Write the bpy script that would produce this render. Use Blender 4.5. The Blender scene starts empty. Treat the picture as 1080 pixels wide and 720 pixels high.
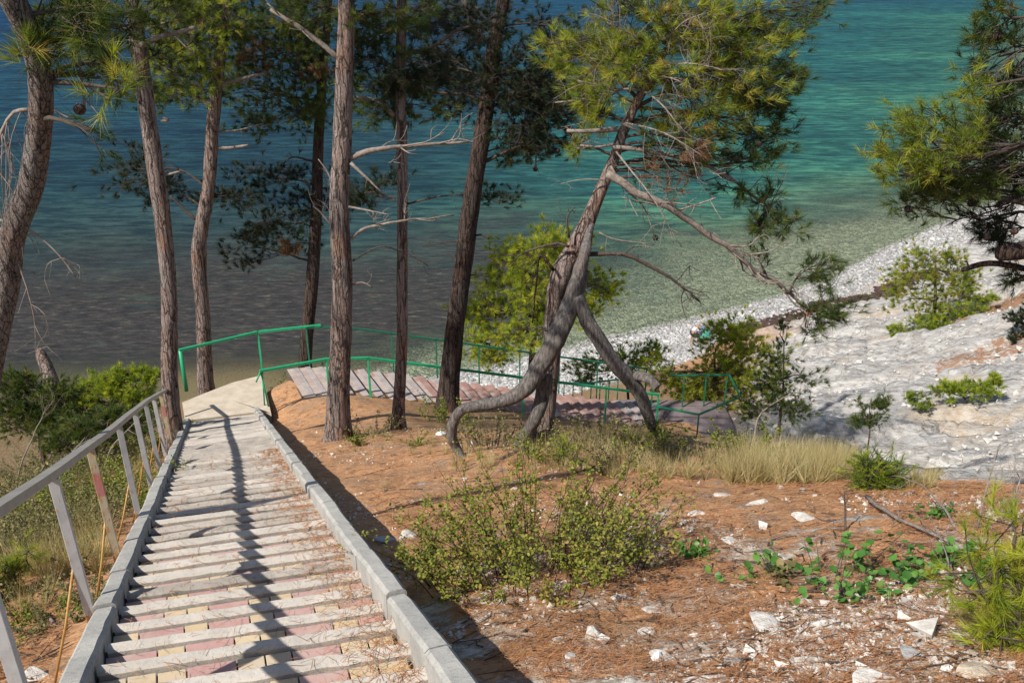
import bpy, math, random, time
import numpy as np
from math import radians, sin, cos, tan, pi, atan2, hypot
T00 = time.time()
rng = np.random.default_rng(11)
random.seed(5)
C = bpy.context.scene.collection
SC = bpy.context.scene

# ------------------------------------------------------------------ camera model
PITCH = radians(24.0); F = 1000.0; H = 26.0
CAM = np.array([0.0, 0.0, H])
def ray(x, y):
    cx = (x-540)/F; cy = (y-360)/F
    return np.array([cx, cos(PITCH)-cy*sin(PITCH), -sin(PITCH)-cy*cos(PITCH)])
VB = [None]                           # when set: everything of one tree stands in an upright plane through its foot
def P(x, y, t):                       # pixel of the photograph + metres of depth -> a point of the place
    r = ray(x, y)
    return CAM + (t if VB[0] is None else t*VB[0]/r[1])*r
def upright(py): VB[0] = None if py is None else ray(540, py)[1]
def onz(x, y, z):
    r = ray(x, y); return CAM + (z-H)/r[2]*r
AZ = radians(-19.015); TS = 0.43575     # bearing and steepness of the long stair
AL = np.array([sin(AZ), cos(AZ), 0.0]); RT = np.array([cos(AZ), -sin(AZ), 0.0])
def onslope(x, y, h):
    r = ray(x, y); return CAM - h/(r[2]+TS*(AL @ r))*r
def ar(a, r, h=1.6):                   # along / across the stair, h below the camera slope
    p = AL*a + RT*r; return np.array([p[0], p[1], H-h-TS*a])

# ------------------------------------------------------------------ noise
def _hash(i, j, k, s):
    n = (i*374761393 + j*668265263 + k*2147483647 + s*974634779) & 0x7fffffff
    n = ((n ^ (n >> 13))*1274126177) & 0x7fffffff
    return ((n ^ (n >> 16)) & 0xffff)/65535.0
def vnoise(p, s=0):
    p = np.asarray(p, float); f = np.floor(p); q = p-f; q = q*q*(3-2*q); f = f.astype(np.int64)
    out = 0
    for a in (0, 1):
        wa = q[..., 0] if a else 1-q[..., 0]
        for b in (0, 1):
            wb = q[..., 1] if b else 1-q[..., 1]
            for c in (0, 1):
                wc = q[..., 2] if c else 1-q[..., 2]
                out = out + wa*wb*wc*_hash(f[..., 0]+a, f[..., 1]+b, f[..., 2]+c, s)
    return out*2-1
def fbm(p, oct=4, s=0, gain=.5):
    p = np.asarray(p, float); v = 0; a = 1; t = 0
    for o in range(oct):
        v = v + a*vnoise(p*(2.03**o), s+o*17); t += a; a *= gain
    return v/t
def xy0(x, y, sc=1.0, z=0.0):
    x, y = np.broadcast_arrays(np.asarray(x, float), np.asarray(y, float))
    return np.stack([x*sc, y*sc, np.full_like(x, z)], -1)
def smooth(a, b, x):
    t = np.clip((x-a)/(b-a), 0, 1); return t*t*(3-2*t)

# ------------------------------------------------------------------ terrain
shore_px = [(-60, 432), (150, 425), (330, 414), (470, 396), (560, 376), (640, 356), (740, 334), (850, 303), (940, 264), (1000, 245), (1060, 230), (1130, 214)]
SHORE = np.array([onz(x, y, 0)[:2] for x, y in shore_px])
SHORE = np.vstack([[-90, 30], [-55, 43], SHORE, [95, 150], [150, 260]])
def shore_dist(x, y):                  # signed: seaward positive
    x = np.asarray(x, float); y = np.asarray(y, float)
    best = np.full(x.shape, 1e9); sgn = np.ones(x.shape)
    for a, b in zip(SHORE[:-1], SHORE[1:]):
        d = b-a; L = d @ d
        t = np.clip(((x-a[0])*d[0]+(y-a[1])*d[1])/L, 0, 1)
        ex = x-(a[0]+t*d[0]); ey = y-(a[1]+t*d[1]); dd = np.hypot(ex, ey)
        cr = d[0]*(y-a[1])-d[1]*(x-a[0])
        m = dd < best; best = np.where(m, dd, best); sgn = np.where(m, np.sign(cr), sgn)
    return best*sgn

# second flight: far edge runs from FE along FD, near edge FN*FW from it
FE = np.array([-5.8, 22.05, 15.4]); FD = np.array([.9475, .3197, 0]); FN = np.array([.43, -.903, 0]); FW = 1.75
def f2z(s): return 15.38-max(0.0, s-1.2)*.29
ctrl = []
def cp(p): ctrl.append([p[0], p[1], p[2]])
for a in (-6, -2, 1, 3, 5.5, 8, 10.5, 13, 15.5, 18):
    for r in (-14, -9, -6, -3.6, -2.2, -1.0, 0, 1.2, 2.4, 4.2, 6.5, 9, 12):
        h = 2.06 if r < 3 else 2.06+.03*(r-3)
        if r < -1: h = 2.05+.10*min(-1-r, 4)
        p = ar(a, r, h)
        t = (p-CAM) @ np.array([0, cos(PITCH), -sin(PITCH)])
        if t > .5:
            px = 540+F*p[0]/t
            lim = np.interp(px, [-400, 200, 290, 470, 560, 740, 900, 1100], [24, 23, 17.5, 18, 14.5, 11.8, 9.2, 8.2])
            if t > lim: continue
        cp(p)
for r in (-9, -6, -3.6, -2, -1.0): cp(ar(20.5, r, 2.1+.08*(-r)))
for a, r in ((20.6, -.5), (20.6, .6), (21.3, 0)): cp(ar(a, r, 2.0)*np.array([1, 1, 0])+np.array([0, 0, 15.0]))
cp(onz(300, 438, 15.25)); cp(onz(292, 410, 15.3))
for s in np.arange(-.1, 10.5, 1.2):
    A = FE+FD*s; z = f2z(s)
    cp([A[0], A[1], z-.35]); n = A+FN*FW; cp([n[0], n[1], z-.10]); n2 = A+FN*(FW+.8); cp([n2[0], n2[1], z+.04])
    b = A-FN*1.3; cp([b[0], b[1], z-1.1]); b = A-FN*5; cp([b[0], b[1], z-4.6])
for x, y, z in ((640, 440, 12.6), (710, 440, 12.6), (770, 440, 12.6), (700, 470, 12.9), (775, 470, 12.5), (820, 440, 11.6)): cp(onz(x, y, z))
# left brink down to the sea
for r in (-14, -9, -5, -2, 0):
    cp(ar(24, r, 3.6)); cp(ar(28, r, 6.6)); cp(ar(33, r, 8.9))
# gully and the white rock beyond
for x, y, t in ((800, 470, 15), (900, 500, 14), (980, 512, 14), (1080, 520, 12), (880, 480, 27), (930, 485, 26.5), (1000, 490, 26), (1090, 482, 25), (850, 440, 32), (900, 420, 38), (900, 400, 41),
                (1000, 400, 38), (1000, 380, 41), (1085, 385, 36), (1085, 330, 45), (1085, 290, 52), (1000, 340, 52), (900, 355, 54), (850, 380, 47), (960, 318, 63), (1040, 280, 70), (850, 345, 58), (800, 370, 55), (1000, 300, 66)):
    cp(P(x, y, t))
for x, y, z in ((22, 20, 15.5), (30, 30, 13), (40, 40, 11), (60, 60, 9), (30, 15, 18), (20, 8, 20.5), (80, 90, 5)): cp([x, y, z])
# beach and sea bed
for (x, y) in SHORE[1:-1]:
    k = np.argmin(np.hypot(SHORE[:, 0]-x, SHORE[:, 1]-y)); d = SHORE[min(k+1, len(SHORE)-1)]-SHORE[max(k-1, 0)]; n = np.array([-d[1], d[0]])/np.hypot(*d)
    cp([x, y, 0]); cp([x+n[0]*8, y+n[1]*8, -.55]); cp([x+n[0]*30, y+n[1]*30, -2.4]); cp([x-n[0]*4.5, y-n[1]*4.5, .75])
ctrl = np.array(ctrl, float)
# thin out doubles
keep = []
for i, c in enumerate(ctrl):
    if all(hypot(c[0]-ctrl[j][0], c[1]-ctrl[j][1]) > .35 for j in keep): keep.append(i)
ctrl = ctrl[keep]
def _phi(r2): return r2*np.log(r2+1e-9)
_n = len(ctrl); _S = 30.0; _xy = ctrl[:, :2]/_S
_K = _phi(((_xy[:, None]-_xy[None])**2).sum(-1))+np.eye(_n)*2e-5
_M = np.zeros((_n+3, _n+3)); _M[:_n, :_n] = _K; _M[:_n, _n] = 1; _M[:_n, _n+1:] = _xy; _M[_n, :_n] = 1; _M[_n+1:, :_n] = _xy.T
_W = np.linalg.solve(_M, np.r_[ctrl[:, 2], 0, 0, 0])
def tps(x, y):
    sh = np.shape(x); q = np.stack([np.ravel(x), np.ravel(y)], -1)/_S; o = np.empty(len(q))
    for i in range(0, len(q), 20000):
        b = q[i:i+20000]; o[i:i+20000] = _phi(((b[:, None]-_xy[None])**2).sum(-1)) @ _W[:_n]+_W[_n]+b @ _W[_n+1:]
    return o.reshape(sh)
def masks(x, y, z, d):
    a = x*AL[0]+y*AL[1]
    R = np.hypot(x, y)
    az = np.degrees(np.arctan2(x, y))
    bw_ = smooth(20, 8, x)*4.2; beach = smooth(-5.4-bw_, -3.9-bw_, d+1.2*fbm(xy0(x, y, .3), 3, 5))
    rock = smooth(12.5, 15.5, R+1.2*fbm(xy0(x, y, .6), 3, 3))*smooth(13, 19, az+2*fbm(xy0(x, y, .3), 3, 7))*(1-beach)
    beach = beach*smooth(-15, -6, x)
    return beach, rock
def cells(x, y, cx, cy, rot, seed):
    c_, s_ = cos(rot), sin(rot); u = (x*c_+y*s_)/cx; v = (-x*s_+y*c_)/cy
    u = u+.35*fbm(xy0(x, y, .5), 3, seed); v = v+.35*fbm(xy0(x, y, .5, 4), 3, seed+1)
    iu = np.floor(u).astype(np.int64); iv = np.floor(v).astype(np.int64); d1 = np.full(u.shape, 9.); h = np.zeros(u.shape)
    for a in (-1, 0, 1):
        for b in (-1, 0, 1):
            p = iu+a; q = iv+b; z = p*0
            fx = p+_hash(p, q, z, seed); fy = q+_hash(p, q, z+1, seed); d = (u-fx)**2+(v-fy)**2; m = d < d1
            hh = _hash(p, q, z+2, seed)+(u-fx)*(_hash(p, q, z+3, seed)-.5)*.5+(v-fy)*(_hash(p, q, z+4, seed)-.3)*.6
            d1 = np.where(m, d, d1); h = np.where(m, hh, h)
    return h
def rock_disp(x, y):
    return .55*fbm(xy0(x, y, .13), 3, 21)+.60*cells(x, y, 5.5, 1.3, -.42, 61)+.36*cells(x, y, 2.0, .6, -.35, 67)+.16*cells(x, y, .75, .3, -.4, 71)+.06*fbm(xy0(x, y, 2.2), 3, 31)-.35
def terrain(x, y, full=False):
    x = np.asarray(x, float); y = np.asarray(y, float)
    d = shore_dist(x, y); z = tps(x, y)
    sea = -.08*d-.0
    sea = np.maximum(-9, np.where(d > 0, -.05*d-.25*(1-np.exp(-d/3)), 0))
    k = smooth(-3, 4, d); z = z*(1-k)+sea*k
    far = smooth(60, 160, np.hypot(x, y)); z = z*(1-far)+np.where(d > 0, sea, 3+far*10)*far
    beach, rock = masks(x, y, z, d)
    R = np.hypot(x, y)
    near = smooth(30, 15, R)*(1-rock)*(1-beach)
    a = x*AL[0]+y*AL[1]; r = x*RT[0]+y*RT[1]
    st = smooth(1.0, 1.5, np.abs(r))
    z = z+near*st*(.10*fbm(xy0(x, y, .7), 3, 2)+.045*fbm(xy0(x, y, 3.1), 3, 4))
    z = z+rock*rock_disp(x, y)+beach*.10*fbm(xy0(x, y, .5), 3, 8)
    inst = (np.abs(r) < 1.05) & (a < 21.5) & (a > -3)
    z = np.where(inst, np.minimum(z, H-2.0-TS*a), z)
    if full: return z, d, beach, rock
    return z
def gz(x, y): return float(terrain(np.array([x]), np.array([y]))[0])
def ground(px, py, t0=2.0, t1=120.0):            # where the sight line of a pixel meets the terrain
    ts = np.exp(np.linspace(math.log(t0), math.log(t1), 700)); r = ray(px, py)
    pts = CAM+ts[:, None]*r; below = pts[:, 2] < terrain(pts[:, 0], pts[:, 1])
    i = int(np.argmax(below)) if below.any() else 699
    return pts[i]

# ------------------------------------------------------------------ mesh helpers
def _obj(name, me, parent, mats):
    o = bpy.data.objects.new(name, me); C.objects.link(o)
    for m in (mats if isinstance(mats, (list, tuple)) else [mats]): me.materials.append(m)
    if parent is not None: o.parent = parent
    return o
class G:
    """collects tubes, boxes, needles and leaves; build() links them as ONE mesh object"""
    def __init__(self): self.v = []; self.t = []; self.q = []; self.c = []; self.n = 0
    def add(self, v, tris=None, quads=None, tint=0.5):
        v = np.asarray(v, float).reshape(-1, 3)
        if tris is not None and len(tris): self.t.append(np.asarray(tris, np.int64).reshape(-1, 3)+self.n)
        if quads is not None and len(quads): self.q.append(np.asarray(quads, np.int64).reshape(-1, 4)+self.n)
        self.v.append(v); self.c.append(np.broadcast_to(np.asarray(tint, float), (len(v),)).copy()); self.n += len(v)
    def tube(self, pts, rad, n=8, tint=.5, rough=0, cap=True, seed=0):
        pts = np.asarray(pts, float); k = len(pts); rad = np.broadcast_to(np.asarray(rad, float), (k,))
        tg = np.gradient(pts, axis=0); tg /= np.linalg.norm(tg, axis=1, keepdims=True)+1e-12
        u = np.zeros((k, 3)); ref = np.array([1, 0, 0.]) if abs(tg[0][0]) < .9 else np.array([0, 1., 0])
        e = ref-tg[0]*(ref @ tg[0]); e /= np.linalg.norm(e)
        for i in range(k):
            e = e-tg[i]*(e @ tg[i]); e /= np.linalg.norm(e)+1e-12; u[i] = e
        w = np.cross(tg, u); th = np.arange(n)*2*pi/n
        rr = rad[:, None]*np.ones((k, n))
        ring = u[:, None]*np.cos(th)[None, :, None]+w[:, None]*np.sin(th)[None, :, None]
        if rough:
            s = np.arange(k)[:, None]*np.ones((1, n)); L = np.r_[0, np.cumsum(np.linalg.norm(np.diff(pts, axis=0), axis=1))]
            q = np.stack([np.cos(th)[None]*2.6+0*s, np.sin(th)[None]*2.6+0*s, L[:, None]*1.6/max(rad.max(), .03)*.16+0*s], -1)+seed*7.3
            rr = rr*(1+rough*(1-2*np.abs(fbm(q*1.7, 3, 40)))*.9+rough*.6*fbm(q*.5, 2, 44))
        v = pts[:, None]+ring*rr[..., None]
        i = np.arange(k-1)[:, None]*n; j = np.arange(n)[None]; j2 = (j+1) % n
        q = np.stack([i+j, i+j2, i+n+j2, i+n+j], -1).reshape(-1, 4)
        tr = []
        v = v.reshape(-1, 3)
        if cap:
            v = np.vstack([v, pts[:1], pts[-1:]]); c0 = k*n; J = np.arange(n)
            tr = np.vstack([np.stack([J*0+c0, (J+1) % n, J], -1), np.stack([J*0+c0+1, (k-1)*n+J, (k-1)*n+(J+1) % n], -1)])
        self.add(v, tr, q, tint)
    def box(self, o, ax, ay, az, tint=.5):         # corner-centred box from a centre and three half axes
        o, ax, ay, az = [np.asarray(k, float) for k in (o, ax, ay, az)]
        v = [o+sx*ax+sy*ay+sz*az for sx in (-1, 1) for sy in (-1, 1) for sz in (-1, 1)]
        q = [(0, 1, 3, 2), (4, 6, 7, 5), (0, 4, 5, 1), (2, 3, 7, 6), (0, 2, 6, 4), (1, 5, 7, 3)]
        if np.dot(np.cross(ax, ay), az) < 0: q = [k[::-1] for k in q]
        self.add(v, None, q, tint)
    def prism(self, sec, path, jit=0, tint=.5):    # section rings (list of (k,n,3) arrays) lofted and capped
        r = np.asarray(path, float); k, n = r.shape[:2]
        if jit: r = r+rng.normal(0, jit, r.shape)
        i = np.arange(k-1)[:, None]*n; j = np.arange(n)[None]; j2 = (j+1) % n
        q = np.stack([i+j, i+j2, i+n+j2, i+n+j], -1).reshape(-1, 4)
        v = np.vstack([r.reshape(-1, 3), r[0].mean(0), r[-1].mean(0)]); c0 = k*n; J = np.arange(n)
        tr = np.vstack([np.stack([J*0+c0, (J+1) % n, J], -1), np.stack([J*0+c0+1, (k-1)*n+J, (k-1)*n+(J+1) % n], -1)])
        self.add(v, tr, q, tint)
    def needles(self, pos, dirs, n=28, length=.11, width=.005, cone=(15, 75), stem=.07, tint=None, droop=0):
        N = len(pos); pos = np.asarray(pos, float); d = np.asarray(dirs, float); d = d/(np.linalg.norm(d, axis=1, keepdims=True)+1e-9)
        ref = rng.normal(size=(N, 3)); u = np.cross(d, ref); u /= np.linalg.norm(u, axis=1, keepdims=True)+1e-9; w = np.cross(d, u)
        a = np.radians(rng.uniform(cone[0], cone[1], (N, n))); ph = rng.uniform(0, 2*pi, (N, n))
        nd = d[:, None]*np.cos(a)[..., None]+(u[:, None]*np.cos(ph)[..., None]+w[:, None]*np.sin(ph)[..., None])*np.sin(a)[..., None]
        b = pos[:, None]+d[:, None]*rng.uniform(-stem, stem*.3, (N, n))[..., None]
        L = length*rng.uniform(.65, 1.15, (N, n))[..., None]
        sd = np.cross(nd, rng.normal(size=(N, n, 3))); sd /= np.linalg.norm(sd, axis=-1, keepdims=True)+1e-9
        tip = b+nd*L; tip[..., 2] -= droop*L[..., 0]
        v = np.stack([b-sd*width/2, b+sd*width/2, tip], 2).reshape(-1, 3)
        tt = rng.uniform(0, 1, N) if tint is None else np.broadcast_to(tint, (N,))
        t = np.clip(np.repeat(tt[:, None], n, 1)+rng.normal(0, .10, (N, n)), 0, 1)
        self.add(v, np.arange(N*n*3).reshape(-1, 3), None, np.repeat(t.ravel(), 3))
    def leaves(self, pos, nrm, size, tint=None, aspect=.6, rnd=.5):
        N = len(pos); pos = np.asarray(pos, float)
        up = np.asarray(nrm, float)+rng.normal(0, rnd, (N, 3)); up /= np.linalg.norm(up, axis=1, keepdims=True)
        u = np.cross(up, rng.normal(size=(N, 3))); u /= np.linalg.norm(u, axis=1, keepdims=True)+1e-9; w = np.cross(up, u)
        s = (size*rng.uniform(.55, 1.2, N))[:, None]
        pr = [(-.5, 0, 0), (-.18, .5, .10), (.25, .42, .08), (.5, 0, 0), (.25, -.42, .08), (-.18, -.5, .10), (0, 0, -.04)]
        v = np.stack([pos+u*s*a+w*s*b*aspect+up*s*c for a, b, c in pr], 1).reshape(-1, 3)
        t6 = np.array([(6, 0, 5), (6, 1, 0), (6, 2, 1), (6, 3, 2), (6, 4, 3), (6, 5, 4)])
        tr = (np.arange(N)[:, None, None]*7+t6[None]).reshape(-1, 3)
        tt = rng.uniform(0, 1, N) if tint is None else np.broadcast_to(tint, (N,))
        self.add(v, tr, None, np.repeat(tt, 7))
    def build(self, name, mat, parent=None, smooth_=True, bevel=0):
        if not self.v: return None
        v = np.vstack(self.v); c = np.concatenate(self.c)
        if parent is not None: v = v-np.array(parent.matrix_local.translation if parent.parent is None else (0, 0, 0))-(np.array(parent['_o']) if parent.get('_o') else 0)
        t = np.vstack(self.t) if self.t else np.zeros((0, 3), np.int64); q = np.vstack(self.q) if self.q else np.zeros((0, 4), np.int64)
        me = bpy.data.meshes.new(name)
        me.vertices.add(len(v)); me.vertices.foreach_set('co', v.astype(np.float32).ravel())
        nl = len(t)*3+len(q)*4; me.loops.add(nl); me.loops.foreach_set('vertex_index', np.r_[t.ravel(), q.ravel()].astype(np.int32))
        me.polygons.add(len(t)+len(q))
        me.polygons.foreach_set('loop_start', np.r_[np.arange(len(t))*3, len(t)*3+np.arange(len(q))*4].astype(np.int32))
        me.polygons.foreach_set('loop_total', np.r_[np.full(len(t), 3), np.full(len(q), 4)].astype(np.int32))
        me.polygons.foreach_set('use_smooth', np.full(len(t)+len(q), smooth_))
        at = me.attributes.new('tint', 'FLOAT', 'POINT'); at.data.foreach_set('value', c.astype(np.float32))
        me.update(calc_edges=True); me.validate()
        o = _obj(name, me, parent, mat)
        if bevel:
            b = o.modifiers.new('bevel', 'BEVEL'); b.width = bevel; b.segments = 2; b.limit_method = 'ANGLE'
        return o
def thing(name, loc, label, cat, group=None, kind=None):
    o = bpy.data.objects.new(name, None); C.objects.link(o); o.location = [float(k) for k in loc]; o.empty_display_size = .2
    tag(o, label, cat, group, kind); bpy.context.view_layer.update() if False else None
    o.matrix_local.translation
    return o
def tag(o, label=None, cat=None, group=None, kind=None):
    if label: o['label'] = label
    if cat: o['category'] = cat
    if group: o['group'] = group
    if kind: o['kind'] = kind
    return o
def sub(g, name, mat, part, root, **k):            # a sub-part: same frame as its part
    o = g.build(name, mat, root, **k); o.parent = part; return o

# ------------------------------------------------------------------ materials
def newmat(name):
    m = bpy.data.materials.new(name); m.use_nodes = True; nt = m.node_tree; nt.nodes.clear()
    out = nt.nodes.new('ShaderNodeOutputMaterial'); return m, nt, out
class N:
    def __init__(s, nt): s.nt = nt
    def n(s, t, **k):
        o = s.nt.nodes.new('ShaderNode'+t)
        for a, b in k.items():
            if a.startswith('i_'): o.inputs[a[2:].replace('_', ' ')].default_value = b
            else: setattr(o, a, b)
        return o
    def l(s, a, b): s.nt.links.new(a, b)
    def coord(s, which='Object', scale=(1, 1, 1)):
        c = s.n('TexCoord'); m = s.n('Mapping'); m.inputs['Scale'].default_value = scale; s.l(c.outputs[which], m.inputs['Vector']); return m.outputs['Vector']
    def pos(s, scale=(1, 1, 1), rot=0):
        c = s.n('NewGeometry'); m = s.n('Mapping'); m.inputs['Scale'].default_value = scale; m.inputs['Rotation'].default_value = (0, 0, rot); s.l(c.outputs['Position'], m.inputs['Vector']); return m.outputs['Vector']
    def noise(s, vec, scale, detail=4, rough=.55, out='Fac', dist=0):
        o = s.n('TexNoise'); o.inputs['Scale'].default_value = scale; o.inputs['Detail'].default_value = detail; o.inputs['Roughness'].default_value = rough; o.inputs['Distortion'].default_value = dist
        s.l(vec, o.inputs['Vector']); return o.outputs[out]
    def voro(s, vec, scale, feature='F1', out='Distance', rnd=1):
        o = s.n('TexVoronoi', feature=feature); o.inputs['Scale'].default_value = scale; o.inputs['Randomness'].default_value = rnd; s.l(vec, o.inputs['Vector']); return o.outputs[out]
    def ramp(s, fac, stops, interp='LINEAR'):
        o = s.n('ValToRGB'); cr = o.color_ramp; cr.interpolation = interp
        while len(cr.elements) < len(stops): cr.elements.new(.5)
        for e, (p, c) in zip(cr.elements, stops): e.position = p; e.color = (*c, 1) if len(c) == 3 else c
        s.l(fac, o.inputs['Fac']); return o.outputs['Color']
    def step(s, fac, a, b):
        o = s.n('MapRange', interpolation_type='SMOOTHSTEP'); o.inputs['From Min'].default_value = a; o.inputs['From Max'].default_value = b; s.l(fac, o.inputs['Value']); return o.outputs['Result']
    def mix(s, fac, a, b, mode='MIX'):
        o = s.n('Mix', data_type='RGBA', blend_type=mode)
        for sock, v in ((o.inputs[0], fac), (o.inputs[6], a), (o.inputs[7], b)):
            if hasattr(v, 'is_output'): s.l(v, sock)
            elif isinstance(v, (int, float)): sock.default_value = v
            else: sock.default_value = (*v, 1)
        return o.outputs[2]
    def math(s, op, a, b=0, clamp=False):
        o = s.n('Math', operation=op, use_clamp=clamp)
        for sock, v in ((o.inputs[0], a), (o.inputs[1], b)):
            if hasattr(v, 'is_output'): s.l(v, sock)
            else: sock.default_value = v
        return o.outputs[0]
    def attr(s, name, out='Fac'):
        o = s.n('Attribute', attribute_name=name); return o.outputs[out]
    def bump(s, h, strength=.5, dist=.02, nrm=None):
        o = s.n('Bump'); o.inputs['Strength'].default_value = strength; o.inputs['Distance'].default_value = dist; s.l(h, o.inputs['Height'])
        if nrm is not None: s.l(nrm, o.inputs['Normal'])
        return o.outputs['Normal']
    def pbr(s, col, rough=.8, nrm=None, spec=.3, metal=0):
        o = s.n('BsdfPrincipled'); o.inputs['Roughness'].default_value = rough if not hasattr(rough, 'is_output') else .5; o.inputs['Specular IOR Level'].default_value = spec; o.inputs['Metallic'].default_value = metal
        if hasattr(rough, 'is_output'): s.l(rough, o.inputs['Roughness'])
        if hasattr(col, 'is_output'): s.l(col, o.inputs['Base Color'])
        else: o.inputs['Base Color'].default_value = (*col, 1)
        if nrm is not None: s.l(nrm, o.inputs['Normal'])
        return o.outputs[0]

def m_foliage(name, stops, trans=.35, rough=.55):
    m, nt, out = newmat(name); s = N(nt)
    c = s.ramp(s.attr('tint'), stops)
    v = s.noise(s.pos(), 1.3, 3); c = s.mix(s.step(v, .3, .7), s.mix(1.0, c, (.78, .80, .75), 'MULTIPLY'), c)
    b = s.pbr(c, rough, spec=.25); tr = s.n('BsdfTranslucent'); s.l(s.mix(1.0, c, (1.25, 1.3, .6), 'MULTIPLY'), tr.inputs['Color'])
    mx = s.n('MixShader'); mx.inputs[0].default_value = trans; s.l(b, mx.inputs[1]); s.l(tr.outputs[0], mx.inputs[2]); s.l(mx.outputs[0], out.inputs[0]); return m
def m_bark(name, plate, warm, crack, sc=1.0, weather=0.0):
    m, nt, out = newmat(name); s = N(nt)
    v = s.coord('Object', (1, 1, .085)); w = s.n('VectorMath', operation='ADD'); nz = s.noise(s.coord('Object', (1, 1, .5)), 6*sc, 4, out='Color'); k = s.n('VectorMath', operation='SCALE'); k.inputs['Scale'].default_value = .13/sc; s.l(nz, k.inputs[0]); s.l(v, w.inputs[0]); s.l(k.outputs[0], w.inputs[1]); vv = w.outputs[0]
    e = s.voro(vv, 13*sc, 'DISTANCE_TO_EDGE'); cell = s.voro(vv, 13*sc, 'F1', 'Color'); e2 = s.voro(vv, 34*sc, 'DISTANCE_TO_EDGE')
    ridge = s.noise(s.coord('Object', (1, 1, .10)), 22*sc, 6, .7, dist=.9); fine = s.noise(s.coord('Object', (1, 1, .45)), 60*sc, 5, .7); fl = s.noise(s.coord('Object', (1, 1, .5)), 3.0, 4, .6)
    sep = s.n('SeparateColor'); s.l(cell, sep.inputs[0])
    c = s.mix(sep.outputs[0], plate, tuple(.6*p+.4*q for p, q in zip(plate, warm))); c = s.mix(s.math('MULTIPLY', s.step(fl, .48, .68), .75), c, warm)
    c = s.mix(s.math('MULTIPLY', s.step(fine, .42, .72), .6), c, tuple(k*.4 for k in plate)); c = s.mix(s.math('MULTIPLY', s.step(fine, .45, .25), .35), c, tuple(min(1, k*1.5) for k in plate))
    cr = s.math('MAXIMUM', s.math('MULTIPLY', s.step(e, .09, .0), .85), s.step(ridge, .46, .35)); cr = s.math('MAXIMUM', cr, s.math('MULTIPLY', s.step(e2, .07, 0), .45))
    c = s.mix(cr, c, crack)
    h = s.math('ADD', s.math('MULTIPLY', ridge, 1.1), s.math('MULTIPLY', fine, .35)); h = s.math('SUBTRACT', h, s.math('MULTIPLY', cr, .5))
    s.l(s.pbr(c, .9, s.bump(h, 1.0, .035), .12), out.inputs[0]); return m
def m_simple(name, col, var=.25, sc=8, rough=.8, bump=.3, dist=.01, spec=.3, col2=None, det=5, metal=0):
    m, nt, out = newmat(name); s = N(nt); v = s.coord('Object')
    n = s.noise(v, sc, det, .6); n2 = s.noise(v, sc*.17, 3)
    c2 = col2 or tuple(k*(1-var) for k in col); c = s.mix(s.step(n, .3, .7), c2, col); c = s.mix(s.math('MULTIPLY', s.step(n2, .35, .65), .5), c, tuple(k*(1-var*.8) for k in col))
    s.l(s.pbr(c, rough, s.bump(n, bump, dist), spec, metal), out.inputs[0]); return m

M = {}
M['bark'] = m_bark('pine_bark', (.29, .24, .22), (.32, .18, .12), (.018, .013, .011), .70)
M['bark_dark_shaded'] = m_bark('dark_shaded_pine_bark', (.085, .068, .060), (.13, .072, .053), (.008, .006, .005), .70)  # dark colour stands in for shade on trunks; also cones and charred stick
M['bark_near'] = m_bark('near_pine_bark', (.31, .27, .25), (.32, .20, .15), (.020, .016, .014), 1.9)
M['bark_far'] = m_bark('sapling_bark', (.16, .11, .085), (.2, .13, .1), (.03, .02, .015), 1.5)
M['twig'] = m_simple('twig_wood', (.10, .075, .06), .5, 20, .9, .5)
M['dead'] = m_simple('bleached_dead_wood', (.30, .25, .215), .45, 22, .85, .6, col2=(.14, .11, .09))
M['grey_wood'] = None
def m_greywood():
    m, nt, out = newmat('weathered_grey_wood'); s = N(nt); v = s.coord('Object', (1, 1, 1))
    n = s.noise(s.coord('Object', (6, 6, 1.2)), 6, 5, .6, dist=.4); n2 = s.noise(v, 2.0, 3); n3 = s.noise(s.coord('Object', (14, 14, 2)), 9, 4)
    c = s.ramp(n, [(.30, (.030, .026, .023)), (.48, (.11, .098, .09)), (.72, (.23, .205, .19))]); c = s.mix(s.math('MULTIPLY', s.step(n2, .5, .7), .45), c, (.13, .10, .085))
    c = s.mix(s.math('MULTIPLY', s.step(n3, .58, .70), .5), c, (.06, .05, .045))
    s.l(s.pbr(c, .85, s.bump(s.math('ADD', n, s.math('MULTIPLY', n3, .6)), .9, .02), .2), out.inputs[0]); return m
M['grey_wood'] = m_greywood()
M['needle_lit'] = m_foliage('lit_yellow_green_needles', [(0, (.07, .11, .02)), (.35, (.22, .27, .035)), (.75, (.40, .41, .05)), (.93, (.46, .38, .09)), (1, (.38, .19, .08))], .42)  # brighter needles for sunlit crown parts, light put into the colour
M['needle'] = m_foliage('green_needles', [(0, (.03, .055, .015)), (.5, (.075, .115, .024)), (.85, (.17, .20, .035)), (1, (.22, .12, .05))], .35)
M['needle_dark'] = m_foliage('shaded_needles', [(0, (.010, .020, .010)), (.6, (.022, .036, .014)), (.9, (.05, .055, .02)), (1, (.09, .05, .03))], .2)  # shade on the darker crowns put into the needle colour
M['needle_young'] = m_foliage('young_pine_needles', [(0, (.09, .15, .02)), (.4, (.30, .37, .035)), (.8, (.48, .50, .05)), (1, (.56, .48, .08))], .45)
M['needle_dead'] = m_foliage('dead_brown_needles', [(0, (.16, .085, .045)), (1, (.32, .18, .10))], .25)
M['leaf'] = m_foliage('shrub_leaves', [(0, (.07, .11, .018)), (.5, (.20, .24, .035)), (.85, (.34, .33, .06)), (1, (.40, .28, .08))], .38)
M['leaf_round'] = m_foliage('round_bright_leaves', [(0, (.05, .14, .03)), (.6, (.11, .26, .05)), (1, (.22, .36, .09))], .3, .4)
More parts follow.
